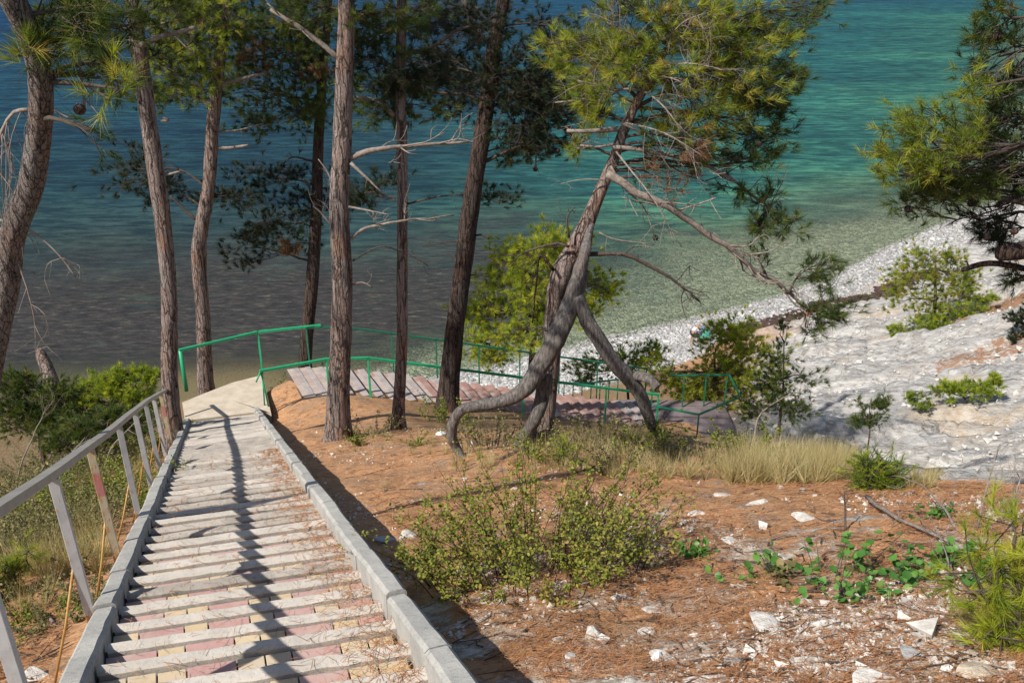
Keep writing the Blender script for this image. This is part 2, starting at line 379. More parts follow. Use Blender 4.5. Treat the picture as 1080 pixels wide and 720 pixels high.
M['leaf_grey'] = m_foliage('dry_shrub_leaves', [(0, (.07, .08, .03)), (.5, (.20, .19, .075)), (1, (.34, .26, .12))], .3)
M['straw'] = m_foliage('dry_grass_blades', [(0, (.34, .26, .12)), (.6, (.56, .46, .25)), (.9, (.68, .58, .36)), (1, (.28, .30, .08))], .35)
M['litter'] = m_foliage('fallen_pine_needles', [(0, (.20, .085, .04)), (.5, (.42, .19, .085)), (.85, (.55, .30, .15)), (1, (.6, .46, .29))], .1)
M['stone'] = None
def m_stone(name, a, b, crack=True):
    m, nt, out = newmat(name); s = N(nt); v = s.coord('Object')
    n = s.noise(v, 6, 6, .65); n2 = s.noise(v, 22, 4); e = s.voro(v, 7, 'DISTANCE_TO_EDGE')
    c = s.mix(s.step(n, .35, .68), b, a); c = s.mix(s.math('MULTIPLY', s.step(n2, .55, .7), .4), c, tuple(k*.5 for k in b))
    s.l(s.pbr(c, .85, s.bump(s.math('ADD', n, s.math('MULTIPLY', n2, .4)), .7, .02), .2), out.inputs[0]); return m
M['stone'] = m_stone('white_limestone', (.66, .63, .58), (.42, .39, .35))
M['stone_tan'] = m_stone('tan_limestone', (.55, .47, .36), (.40, .33, .25))
M['stone_grey'] = m_stone('grey_limestone', (.42, .42, .41), (.28, .27, .26))

def m_concrete(name, a, b, stain=.4):
    m, nt, out = newmat(name); s = N(nt); v = s.pos()
    n = s.noise(v, 3.5, 5, .6); n2 = s.noise(v, 38, 4, .6); n3 = s.noise(v, 130, 2); sp = s.voro(v, 70, 'F1')
    c = s.mix(s.step(n, .3, .7), a, b); c = s.mix(s.math('MULTIPLY', s.step(n2, .5, .72), stain), c, tuple(k*.55 for k in a)); c = s.mix(s.math('MULTIPLY', s.step(sp, .22, .10), .35), c, tuple(k*.4 for k in a))
    h = s.math('ADD', n2, s.math('MULTIPLY', n3, .5)); h = s.math('SUBTRACT', h, s.math('MULTIPLY', s.step(sp, .25, .1), .5))
    s.l(s.pbr(c, .88, s.bump(h, .5, .006), .25), out.inputs[0]); return m
M['nosing'] = m_concrete('pale_worn_concrete', (.40, .365, .32), (.50, .455, .40))
M['curb'] = m_concrete('grey_kerb_concrete', (.31, .30, .28), (.42, .405, .37), .5)
M['base'] = m_concrete('dark_joint_concrete', (.085, .068, .055), (.13, .105, .085))
M['landing'] = m_concrete('buff_concrete', (.42, .35, .27), (.52, .45, .36))
def m_tile(name, stops):
    m, nt, out = newmat(name); s = N(nt); v = s.pos(); n = s.noise(v, 30, 5, .6); n2 = s.noise(v, 5, 3)
    c = s.ramp(s.attr('tint'), stops); c = s.mix(s.math('MULTIPLY', s.step(n, .45, .7), .45), c, s.mix(1.0, c, (.62, .60, .60), 'MULTIPLY')); c = s.mix(s.math('ADD', s.math('MULTIPLY', s.step(n2, .4, .7), .3), .32), c, (.43, .38, .33))
    s.l(s.pbr(c, .85, s.bump(n, .4, .005), .25), out.inputs[0]); return m
M['tile'] = m_tile('pink_and_yellow_tiles', [(0, (.36, .15, .15)), (.45, (.44, .22, .20)), (.55, (.48, .35, .17)), (1, (.56, .43, .25))])
M['tile2'] = m_tile('mauve_tiles', [(0, (.26, .075, .055)), (.35, (.30, .12, .095)), (.6, (.29, .20, .18)), (1, (.38, .31, .28))])
M['nosing2'] = m_concrete('mauve_grey_concrete', (.27, .235, .225), (.38, .33, .31))

M['board'] = m_concrete('dark_mauve_board', (.12, .095, .10), (.19, .155, .155)); M['nosing_b'] = m_concrete('pale_worn_concrete_stained', (.29, .26, .225), (.42, .375, .325), .65)
M['nosing3'] = m_concrete('reddish_concrete', (.25, .15, .13), (.34, .20, .17))
def m_steel(name, paint, patch=None, rust_h=.62, rustiness=.5):
    m, nt, out = newmat(name); s = N(nt); v = s.coord('Object'); n = s.noise(v, 24, 5, .65); n2 = s.noise(s.coord('Object', (1, 1, .35)), 40, 4, .6); n3 = s.noise(v, 7, 3)
    z = s.n('SeparateXYZ'); s.l(s.coord('Object'), z.inputs[0]); zz = z.outputs[2]
    up = s.math('ADD', s.step(zz, rust_h, rust_h*.4), s.math('MULTIPLY', s.math('SUBTRACT', n, .5), 1.6))
    c = s.mix(s.step(n3, .4, .65), paint, tuple(k*.82 for k in paint))
    if patch: c = s.mix(s.math('MULTIPLY', s.step(zz, .98, 1.0), s.step(zz, 1.22, 1.18)), c, patch)
    rust = s.ramp(n2, [(.3, (.16, .055, .015)), (.6, (.38, .17, .03)), (.8, (.48, .26, .05))])
    f = s.math('MAXIMUM', s.step(up, .45, .65), s.math('MULTIPLY', s.step(n2, .66-.14*rustiness, .78-.1*rustiness), .8))
    c = s.mix(f, c, rust)
    s.l(s.pbr(c, s.math('ADD', s.math('MULTIPLY', f, .35), .45), s.bump(s.math('ADD', n2, f), .35, .003), .4), out.inputs[0]); return m
M['post'] = m_steel('silver_painted_steel', (.40, .40, .40))
M['post_y'] = m_steel('yellow_rusted_steel', (.44, .38, .26), (.42, .17, .16), .66, 1.1)
M['rail'] = m_steel('grey_rail_steel', (.27, .25, .225), None, .0, .1)
M['rust'] = m_steel('rusty_rod', (.42, .25, .08), None, .4, 1.3)
M['green'] = m_simple('green_gloss_paint', (.016, .36, .16), .25, 14, .45, .1, .003, .5)
M['green_dark'] = m_simple('dark_green_gloss_paint', (.012, .155, .08), .3, 14, .5, .1, .003, .5)

def m_ground():
    m, nt, out = newmat('slope_ground'); s = N(nt)
    p = s.pos(); beach = s.attr('beach'); rock = s.attr('rock'); d = s.attr('shore'); chalk = s.attr('chalk'); wrack = s.attr('wrack'); scrub = s.attr('scrub')
    # needles: streaky orange brown
    w = s.n('VectorMath', operation='ADD'); nz = s.noise(p, 2.2, 3, out='Color'); k = s.n('VectorMath', operation='SCALE'); k.inputs['Scale'].default_value = .8; s.l(nz, k.inputs[0]); s.l(p, w.inputs[0]); s.l(k.outputs[0], w.inputs[1])
    mp = s.n('Mapping'); mp.inputs['Scale'].default_value = (9, 60, 9); mp.inputs['Rotation'].default_value = (0, 0, .5); s.l(w.outputs[0], mp.inputs[0])
    mp2 = s.n('Mapping'); mp2.inputs['Scale'].default_value = (9, 55, 9); mp2.inputs['Rotation'].default_value = (0, 0, 1.9); s.l(w.outputs[0], mp2.inputs[0])
    st = s.noise(mp.outputs[0], 1.5, 4, .6); st2 = s.noise(mp2.outputs[0], 1.5, 4, .6); sm = s.math('MAXIMUM', st, st2); big = s.noise(p, .9, 5, .6); mid = s.noise(p, 6, 4, .6)
    need = s.ramp(sm, [(.36, (.17, .085, .045)), (.47, (.37, .185, .090)), (.58, (.52, .285, .145)), (.74, (.62, .42, .25))])
    need = s.mix(s.math('MULTIPLY', s.step(mid, .50, .66), .6), need, (.13, .070, .044)); need = s.mix(s.math('MULTIPLY', s.step(big, .50, .68), .55), need, (.30, .20, .13))
    md2 = s.noise(p, 2.6, 6, .7); need = s.mix(s.math('MULTIPLY', s.step(md2, .52, .64), .6), need, s.ramp(s.noise(p, 17, 5, .7), [(.35, (.12, .075, .05)), (.55, (.27, .19, .13)), (.7, (.46, .39, .31))]))
    # chalky debris
    vf = s.noise(p, 30, 5, .65); vg = s.noise(p, 8, 6, .7); vn = s.n('VectorMath', operation='ADD'); vk = s.n('VectorMath', operation='SCALE'); vk.inputs['Scale'].default_value = .05; s.l(s.noise(p, 14, 3, out='Color'), vk.inputs[0]); s.l(p, vn.inputs[0]); s.l(vk.outputs[0], vn.inputs[1])
    vc = s.voro(vn.outputs[0], 22, 'F1', 'Color'); ve = s.voro(vn.outputs[0], 22, 'F1'); vs = s.n('SeparateColor'); s.l(vc, vs.inputs[0])
    deb = s.ramp(vg, [(.32, (.22, .16, .115)), (.48, (.40, .35, .29)), (.6, (.55, .51, .45)), (.75, (.66, .63, .58))]); deb = s.mix(s.math('MULTIPLY', s.step(s.math('ADD', ve, s.math('MULTIPLY', vs.outputs[0], .35)), .62, .48), .6), deb, s.ramp(vs.outputs[1], [(0, (.45, .41, .35)), (1, (.70, .67, .62))])); deb = s.mix(s.math('MULTIPLY', s.step(vf, .5, .66), .55), deb, (.26, .16, .10))
    cm = s.math('ADD', s.math('MULTIPLY', s.math('SUBTRACT', s.noise(p, 2.6, 6, .62), .5), 2.4), chalk); cm = s.math('ADD', cm, s.math('MULTIPLY', s.math('SUBTRACT', sm, .55), -1.3)); cf = s.step(cm, .42, .62)
    near = s.mix(cf, need, deb)
    scr = s.ramp(s.noise(p, 9, 5, .65), [(.3, (.045, .035, .02)), (.55, (.14, .11, .06)), (.75, (.25, .19, .11))]); near = s.mix(s.math('MULTIPLY', scrub, .85), near, scr)
    # white rock slope
    q = s.pos((1, 1, 1), .35); rs = s.n('Mapping'); rs.inputs['Scale'].default_value = (.7, 2.2, 3); s.l(q, rs.inputs[0])
    rn = s.noise(rs.outputs[0], 1.0, 7, .68, dist=.5); r2 = s.noise(p, 3.2, 6, .7); re = s.voro(rs.outputs[0], .9, 'DISTANCE_TO_EDGE'); r3 = s.noise(p, .25, 4, .6)
    rc = s.ramp(rn, [(.32, (.21, .195, .175)), (.43, (.37, .35, .325)), (.55, (.47, .45, .42)), (.72, (.58, .56, .52))]); rc = s.mix(s.math('MULTIPLY', s.step(r2, .50, .62), .75), rc, (.24, .22, .195)); rc = s.mix(s.math('MULTIPLY', s.step(re, .05, .0), .42), rc, (.12, .11, .10))
    rc = s.mix(s.math('MULTIPLY', s.step(r3, .54, .66), .75), rc, s.mix(s.step(r2, .4, .6), (.36, .27, .18), (.50, .44, .37)))
    soil = s.attr('soil'); rc = s.mix(s.step(s.math('ADD', soil, s.math('MULTIPLY', s.math('SUBTRACT', r2, .5), 1.2)), .4, .6), rc, (.30, .17, .10))
    # pebbles, above and under the water
    bc = s.voro(p, 3.4, 'F1', 'Color'); be = s.voro(p, 3.4, 'DISTANCE_TO_EDGE'); bs = s.n('SeparateColor'); s.l(bc, bs.inputs[0]); b2 = s.voro(p, 9, 'F1', 'Color'); bs2 = s.n('SeparateColor'); s.l(b2, bs2.inputs[0])
    pb = s.ramp(s.math('ADD', s.math('MULTIPLY', bs.outputs[0], .6), s.math('MULTIPLY', bs2.outputs[0], .4)), [(.1, (.22, .215, .205)), (.45, (.38, .37, .355)), (.9, (.56, .55, .53))]); pb = s.mix(s.math('MULTIPLY', s.step(be, .09, .02), .75), pb, (.16, .15, .14))
    pb = s.mix(s.step(s.math('ADD', wrack, s.math('MULTIPLY', s.math('SUBTRACT', r2, .5), .9)), .42, .6), pb, (.085, .05, .042))
    wet = s.step(d, -.8, .6); un = s.ramp(s.math('ADD', s.math('MULTIPLY', bs.outputs[0], .5), s.math('MULTIPLY', bs2.outputs[1], .5)), [(.1, (.10, .095, .075)), (.5, (.24, .22, .17)), (.85, (.40, .37, .29))])
    wn = s.noise(s.pos((.25, .8, 1), .1), .9, 6, .65); weed = s.step(s.math('ADD', wn, s.attr('weed')), .75, 1.05)
    un = s.mix(s.math('MULTIPLY', weed, .9), un, s.ramp(s.noise(p, 2.2, 5, .7), [(.35, (.035, .028, .02)), (.6, (.08, .065, .045)), (.74, (.24, .23, .15))]))
    pb = s.mix(wet, pb, un)
    c = s.mix(rock, near, rc); c = s.mix(beach, c, pb)
    h = s.math('ADD', s.math('MULTIPLY', sm, .5), s.math('MULTIPLY', s.math('ADD', mid, s.math('MULTIPLY', cf, vg)), .8))
    hr = s.math('ADD', s.math('MULTIPLY', rn, 5.0), s.math('MULTIPLY', r2, 3.0)); hb = s.math('MULTIPLY', s.step(be, 0, .2), 2.5)
    hm = s.n('Mix', data_type='FLOAT'); s.l(rock, hm.inputs[0]); s.l(h, hm.inputs[2]); s.l(hr, hm.inputs[3]); hm2 = s.n('Mix', data_type='FLOAT'); s.l(beach, hm2.inputs[0]); s.l(hm.outputs[0], hm2.inputs[2]); s.l(hb, hm2.inputs[3])
    s.l(s.pbr(c, .9, s.bump(hm2.outputs[0], .8, .04), .15), out.inputs[0]); return m
def m_water():
    m, nt, out = newmat('sea_water'); s = N(nt); p = s.pos(); d = s.attr('shore')
    dn = s.math('ADD', d, s.math('MULTIPLY', s.math('SUBTRACT', s.noise(s.pos((.5, 1, 1), .15), .07, 5, .6), .5), 26)); x = s.math('DIVIDE', dn, 300.)
    c = s.ramp(x, [(.0, (.13, .17, .10)), (.035, (.060, .135, .090)), (.08, (.022, .108, .082)), (.17, (.010, .082, .086)), (.36, (.004, .052, .090)), (.8, (.002, .036, .095))])
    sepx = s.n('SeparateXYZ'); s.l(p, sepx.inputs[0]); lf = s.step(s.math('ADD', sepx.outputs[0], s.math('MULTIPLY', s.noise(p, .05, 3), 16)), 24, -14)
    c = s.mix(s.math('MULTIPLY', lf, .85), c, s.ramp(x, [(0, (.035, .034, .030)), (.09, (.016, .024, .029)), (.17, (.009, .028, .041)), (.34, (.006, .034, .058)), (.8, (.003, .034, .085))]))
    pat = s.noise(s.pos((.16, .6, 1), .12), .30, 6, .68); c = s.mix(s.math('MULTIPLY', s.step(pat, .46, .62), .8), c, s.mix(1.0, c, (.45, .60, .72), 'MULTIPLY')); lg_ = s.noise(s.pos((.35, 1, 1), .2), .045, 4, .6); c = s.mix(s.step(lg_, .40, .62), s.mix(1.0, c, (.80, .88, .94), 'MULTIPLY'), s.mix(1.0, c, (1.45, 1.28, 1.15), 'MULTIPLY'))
    rp = s.noise(s.pos((.30, 1.15, 1), .10), .75, 7, .78, dist=.4); c = s.mix(s.step(rp, .40, .66), s.mix(1.0, c, (.42, .54, .60), 'MULTIPLY'), s.mix(1.0, c, (2.3, 1.75, 1.55), 'MULTIPLY'))  # wave sparkle and dark ripple faces painted into the colour
    wn = s.noise(s.pos((.22, .9, 1), .08), .55, 7, .68); wb = s.math('MULTIPLY', s.attr('weedbed'), s.step(wn, .28, .46))
    wc = s.ramp(s.noise(s.pos((.45, 1.5, 1), .05), 1.7, 8, .80), [(.38, (.014, .011, .010)), (.50, (.036, .030, .026)), (.59, (.066, .056, .044)), (.68, (.20, .19, .13))]); c = s.mix(s.math('MULTIPLY', wb, .95), c, wc)
    gp_ = s.noise(s.pos((.10, .30, 1), .1), .9, 5, .6); c = s.mix(s.math('MULTIPLY', s.step(gp_, .60, .72), .55), c, (.045, .095, .065))
    w1 = s.noise(s.pos((.35, 1, 1), .12), 1.1, 5, .6, dist=.3); w2 = s.noise(s.pos((.6, 1, 1), -.2), 4.5, 4, .6); h = s.math('ADD', w1, s.math('MULTIPLY', w2, .22))
    nr = s.bump(h, .7, .3)
    df = s.n('BsdfDiffuse'); s.l(c, df.inputs['Color']); gl = s.n('BsdfGlossy'); gl.inputs['Roughness'].default_value = .12; s.l(nr, gl.inputs['Normal']); s.l(nr, df.inputs['Normal'])
    tr = s.n('BsdfTransparent'); tr.inputs[0].default_value = (.86, .94, .84, 1)
    op = s.math('MAXIMUM', s.step(dn, 1.0, 24), s.math('MULTIPLY', s.attr('weedbed'), .96)); mx = s.n('MixShader'); s.l(op, mx.inputs[0]); s.l(tr.outputs[0], mx.inputs[1]); s.l(df.outputs[0], mx.inputs[2])
    fr = s.n('Fresnel'); fr.inputs['IOR'].default_value = 1.33; s.l(nr, fr.inputs['Normal']); m2 = s.n('MixShader'); s.l(s.math('MULTIPLY', fr.outputs[0], .09), m2.inputs[0]); s.l(mx.outputs[0], m2.inputs[1]); s.l(gl.outputs[0], m2.inputs[2])
    s.l(m2.outputs[0], out.inputs[0]); return m
M['ground'] = m_ground(); M['water'] = m_water()
def plain(name, col, rough=.8): return m_simple(name, col, .2, 30, rough, .2, .004)

# ------------------------------------------------------------------ ground and sea
def radial(name, r0, r1, nr, a0, a1, na, zf, mat):
    rr = np.exp(np.linspace(math.log(r0), math.log(r1), nr)); aa = np.radians(np.linspace(a0, a1, na)); R, A = np.meshgrid(rr, aa, indexing='ij')
    x = R*np.sin(A); y = R*np.cos(A); g = G(); z, attrs = zf(x, y)
    i = np.arange(nr-1)[:, None]*na; j = np.arange(na-1)[None]; q = np.stack([i+j, i+na+j, i+na+j+1, i+j+1], -1).reshape(-1, 4)
    g.add(np.stack([x, y, z], -1).reshape(-1, 3), None, q); o = g.build(name, mat)
    for k, v in attrs.items():
        at = o.data.attributes.new(k, 'FLOAT', 'POINT'); at.data.foreach_set('value', np.ascontiguousarray(v, np.float32).ravel())
    return o
WR = np.array([onz(x, y, 1.0)[:2] for x, y in ((770, 352), (800, 342), (850, 328), (900, 318), (940, 311), (975, 300))])
def polydist(x, y, L):
    best = np.full(np.shape(x), 1e9)
    for a, b in zip(L[:-1], L[1:]):
        dd = b-a; t = np.clip(((x-a[0])*dd[0]+(y-a[1])*dd[1])/(dd @ dd), 0, 1); best = np.minimum(best, np.hypot(x-a[0]-t*dd[0], y-a[1]-t*dd[1]))
    return best
def ground_fn(x, y):
    z, d, beach, rock = terrain(x, y, True)
    R = np.hypot(x, y); a = x*AL[0]+y*AL[1]; r = x*RT[0]+y*RT[1]
    chalk = .11+.42*smooth(9, 4.5, R)*smooth(-.5, 1.6, r)+.10*smooth(4, 8, r)*smooth(12, 6, R); chalk = chalk-.25*smooth(10, 14, a)
    chalk = chalk-.15*smooth(-.6, -1.6, r)
    scrub = smooth(-2.2, -3.2, r+.4*fbm(xy0(x, y, .8), 3, 6))+smooth(10.5, 12.5, R+.8*fbm(xy0(x, y, .5), 3, 1))*smooth(3, 5, r)*smooth(14, 10, r)*.6
    scrub = np.clip(scrub+smooth(25, 29, R)*.8*(r < 25), 0, 1)
    soil = smooth(5, 2, np.hypot(x-27, y-41))*.55+smooth(4.5, 1.5, np.hypot((x-20.5)*.8, (y-36)*1.6))*.55+smooth(4.5, 1.5, np.hypot(x-24, y-46))*.6
    wrack = smooth(1.7, .6, polydist(x, y, WR))
    weed = .55*smooth(8, -12, x)*smooth(-1, 4, d)-.1
    return z, dict(beach=beach, rock=rock, shore=d, chalk=chalk, scrub=scrub, soil=soil, wrack=wrack, weed=weed)
tag(radial('ground', .5, 430, 560, -80, 80, 560, ground_fn, M['ground']), kind='structure')
def water_fn(x, y):
    d = shore_dist(x, y); wbd = smooth(2, 9, d)*smooth(36, 15, d+8*fbm(xy0(x, y, .06), 3, 12))*smooth(16, -4, x+7*fbm(xy0(x, y, .08), 3, 13))
    return np.zeros_like(x), dict(shore=d, weedbed=wbd)
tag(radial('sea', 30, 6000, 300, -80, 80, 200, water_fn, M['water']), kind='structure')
print('terrain', round(time.time()-T00, 1))

# ------------------------------------------------------------------ the long stair
def origin(o): return np.array(o.location)
class Gr(G):                                       # a collector that builds in the frame of its thing
    def build(self, name, mat, parent=None, **k):
        if parent is not None and self.v:
            off = np.array(parent.get('_base', (0, 0, 0)), float); self.v = [v-off for v in self.v]
        return G.build(self, name, mat, parent, **k)
_roots = []
def root(name, loc, label, cat, group=None, kind=None):
    o = thing(name, loc, label, cat, group, kind); o['_base'] = [float(k) for k in loc]; _roots.append(o); return o
def part(g, name, mat, r, under=None, **k):         # mesh built in the frame of the thing r, parented to r or to its part
    o = g.build(name, mat, r, **k)
    if o is not None and under is not None: o.parent = under
    return o
UP = np.array([0, 0, 1.0])
stair = root('concrete_staircase', ar(4, 0, 1.7), 'long straight concrete staircase with pink and yellow tiled treads running down beside the slope', 'staircase')
WL, WR_ = -.765, .70; RUN = .36*cos(math.atan(TS))*1.083; A0 = 1.5
nsteps = int((20.75-A0)/RUN)
def skew(a): return .105*np.clip(1-(a-3)/17, .3, 1)    # treads fan a little towards the top
def sp(a, r, z): p = AL*(a-skew(a)*r)+RT*r; return np.array([p[0], p[1], z])
g1 = random.Random(3)
for k in range(nsteps):
    a1 = A0+k*RUN; a0 = a1-RUN; zt = H-1.6-TS*a1
    b = Gr(); cs = []
    for zz in (zt-.34, zt-.058):
        for a, r in ((a0-.05, WL), (a0-.05, WR_), (a1-.012, WR_), (a1-.012, WL)): cs.append(sp(a, r, zz))
    b.add(np.array(cs), None, [(0, 1, 2, 3)[::-1], (4, 5, 6, 7), (0, 1, 5, 4), (1, 2, 6, 5), (2, 3, 7, 6), (3, 0, 4, 7)][0:6])
    st = part(b, 'step', M['base'], stair, smooth_=False)
    # worn nosing bar
    nb = Gr(); m = 15; bw = .080+g1.uniform(-.006, .006); rings = []
    dz = g1.uniform(-.006, .006); tilt = g1.uniform(-.006, .006)
    for i in range(m):
        r = WL+.022+(WR_-WL-.026)*i/(m-1); jz = dz+tilt*(i/(m-1)-.5)+rng.normal(0, .0018); ja = rng.normal(0, .0025)
        sec = [(0, -.095), (0, -.012), (-.014, 0), (-bw+.012, .0), (-bw, -.012), (-bw, -.095)]
        rings.append([sp(a1+s_+ja, r, zt+t_+jz+(rng.normal(0, .0012))) for s_, t_ in sec])
    nb.prism(None, np.array(rings)); part(nb, 'nosing', M['nosing_b' if g1.random() < .42 else 'nosing'], stair, st, smooth_=False)
    # tile row
    tg = Gr(); r = WL+.01; typ = g1.random() < .5
    q = g1.choice([0, 1, 2])
    while r < WR_-.05:
        wd = (.245 if typ else .135)*g1.uniform(.92, 1.06); r2 = min(r+wd, WR_-.01); zz = zt-.026+g1.uniform(-.004, .003)
        tint = g1.uniform(0, .42) if typ else g1.uniform(.6, 1)
        cs = []
        for z_ in (zt-.08, zz):
            for a, rr in ((a0+.004, r+.004), (a0+.004, r2-.004), (a1-bw-.016, r2-.004), (a1-bw-.016, r+.004)): cs.append(sp(a, rr, z_+g1.uniform(-.001, .001)))
        tg.add(np.array(cs), None, [(4, 5, 6, 7), (0, 1, 5, 4), (1, 2, 6, 5), (2, 3, 7, 6), (3, 0, 4, 7)], tint)
        r = r2; q += 1; typ = (not typ) if typ or q % 3 == 0 else (g1.random() < .45)
    part(tg, 'tile_row', M['tile'], stair, st, smooth_=False, bevel=.003)
# side kerbs, cast in lengths
for side, r0, r1 in ((-1, -.89, -.762), (1, .688, .812)):
    a = .2; i = 0
    while a < 21.2:
        L = .98+g1.uniform(-.06, .06); a2 = min(a+L, 21.3); j = [g1.uniform(-.014, .014) for _ in range(4)]
        kg = Gr(); rings = []
        for u in np.linspace(0, 1, 7):
            aa = a+.006+(a2-a-.012)*u; hz = .075+j[0]+(j[1]-j[0])*u+rng.normal(0, .003); ro = j[2]*.9+(j[3]-j[2])*u*.6
            w0, w1 = r0+ro+rng.normal(0, .002), r1+ro*.3+rng.normal(0, .002)
            zb = H-1.6-TS*aa
            sec = [(w0, -.62), (w0, hz-.02), (w0+.02, hz), (w1-.02, hz), (w1, hz-.02), (w1, -.62)]
            rings.append([AL*aa+RT*r_+np.array([0, 0, zb+z_]) for r_, z_ in sec])
        kg.prism(None, np.array(rings)); part(kg, 'side_kerb', M['curb'], stair, smooth_=False)
        a = a2; i += 1

# landing and the second flight
land = root('lower_staircase', (-3, 21, 14), 'concrete landing with a short flight of mauve steps turning right above the beach', 'staircase')
def poly_slab(g, pts, zt, th, tint=.5):
    n = len(pts); v = [(x, y, zt-th) for x, y in pts]+[(x, y, zt) for x, y in pts]
    c = np.mean(np.array(v), 0)
    v = v+[tuple(np.mean(np.array(v[:n]), 0)), tuple(np.mean(np.array(v[n:]), 0))]
    t = []; q = []
    for i in range(n):
        j = (i+1) % n; q.append((i, j, n+j, n+i)); t.append((2*n, j, i)); t.append((2*n+1, n+i, n+j))
    g.add(np.array(v), t, q, tint)
pl = [onz(x, y, 15.4)[:2] for x, y in ((196, 443), (280, 433), (286, 436), (277, 395), (245, 403), (214, 415), (192, 424))]
g = Gr(); poly_slab(g, pl, 15.395, .5); part(g, 'landing_slab', M['landing'], land, smooth_=False)
ns2 = 0
def f2(s, w): return FE+FD*s+FN*w
s = 0.0; k = 0
while s < 9.9:
    run = .30 if s < 1.2 else .395
    zt = 15.385-(.012*k if s < 1.2 else .05+.115*((s-1.2)/.395+1)); k += 1
    b = Gr(); cs = []; sk = .0
    jw = g1.uniform(-.05, .05)
    for zz in (zt-.36, zt-.02):
        for s_, w_ in ((s-.03, jw), (s-.03, FW+jw), (s+run-.01, FW+jw), (s+run-.01, jw)): p = f2(s_, w_); cs.append([p[0], p[1], zz])
    b.add(np.array(cs), None, [(0, 1, 2, 3), (4, 7, 6, 5), (0, 4, 5, 1), (1, 5, 6, 2), (2, 6, 7, 3), (3, 7, 4, 0)]); st = part(b, 'step', M['base'], land, smooth_=False)
    nb = Gr(); rings = []; bw = run*.48
    for i in range(9):
        w_ = jw+.003+(FW-.006)*i/8; jz = rng.normal(0, .003)
        sec = [(0, -.07), (0, -.01), (-.012, 0), (-bw+.01, 0), (-bw, -.01), (-bw, -.07)]
        rings.append([np.r_[f2(s+run+s_, w_)[:2], zt+z_+jz] for s_, z_ in sec])
    nb.prism(None, np.array(rings)); part(nb, 'nosing', M['nosing3' if s > 3 and g1.random() < .6 else 'nosing2'], land, st, smooth_=False)
    tg = Gr(); w_ = jw+.005; q = 0
    while w_ < FW+jw-.06:
        w2 = min(w_+g1.uniform(.17, .3), FW+jw-.005); cs = []
        tint = g1.uniform(0, .3) if (q == 0 and s > 1.2) else (g1.uniform(.55, 1) if s < 3.5 else g1.uniform(.1, .75)); q += 1
        for z_ in (zt-.04, zt-.004+g1.uniform(-.003, .002)):
            for a_, ww in ((s+.004, w_+.003), (s+.004, w2-.003), (s+run-bw-.004, w2-.003), (s+run-bw-.004, w_+.003)): p = f2(a_, ww); cs.append([p[0], p[1], z_])
        tg.add(np.array(cs), None, [(4, 7, 6, 5), (0, 4, 5, 1), (1, 5, 6, 2), (2, 6, 7, 3), (3, 7, 4, 0)], tint); w_ = w2
    part(tg, 'tile_row', M['tile2'], land, st, smooth_=False, bevel=.003)
    s += run
ZL = 12.72
tail = [onz(x, y, ZL) for x, y in ((652, 421), (762, 423), (782, 468), (640, 462))]
for i in range(7):                                   # boards of the lower landing
    u0, u1 = i/7, (i+1)/7-.012; g = Gr()
    c = [tail[0]+(tail[3]-tail[0])*u0, tail[1]+(tail[2]-tail[1])*u0, tail[1]+(tail[2]-tail[1])*u1, tail[0]+(tail[3]-tail[0])*u1]
    poly_slab(g, [p[:2] for p in c][::-1], ZL+g1.uniform(-.012, .012), .25); part(g, 'landing_board', M['board'], land, smooth_=False)

# ------------------------------------------------------------------ grey handrail on the left of the stair
hr = root('grey_handrail', ar(10, -1.0, 1.6), 'weathered grey steel handrail on rusty posts along the left kerb of the stair', 'railing')
posts = [1.75, 3.55, 5.33, 6.93, 8.95, 10.7, 12.4, 14.1, 15.9, 17.6, 19.2, 20.9]
def railp(a): return AL*a+RT*(-.985+.006*sin(a*.7))+np.array([0, 0, H-1.6-TS*a+1.0+.022*sin(a*.55+1)+.003*sin(a*2.1)])
rl = Gr(); rings = []
ex = np.cross(AL*cos(.41)-UP*sin(.41), RT); ex /= np.linalg.norm(ex)
for a in np.linspace(.4, 21.05, 60):
    c = railp(a); hw, hh = .036, .026
    rings.append([c+RT*x_+ex*y_ for x_, y_ in ((-hw, -hh), (-hw, hh-.008), (-hw+.008, hh), (hw-.008, hh), (hw, hh-.008), (hw, -hh))])
rl.prism(None, np.array(rings)); part(rl, 'handrail', M['rail'], hr, smooth_=False)
PROTO = {}
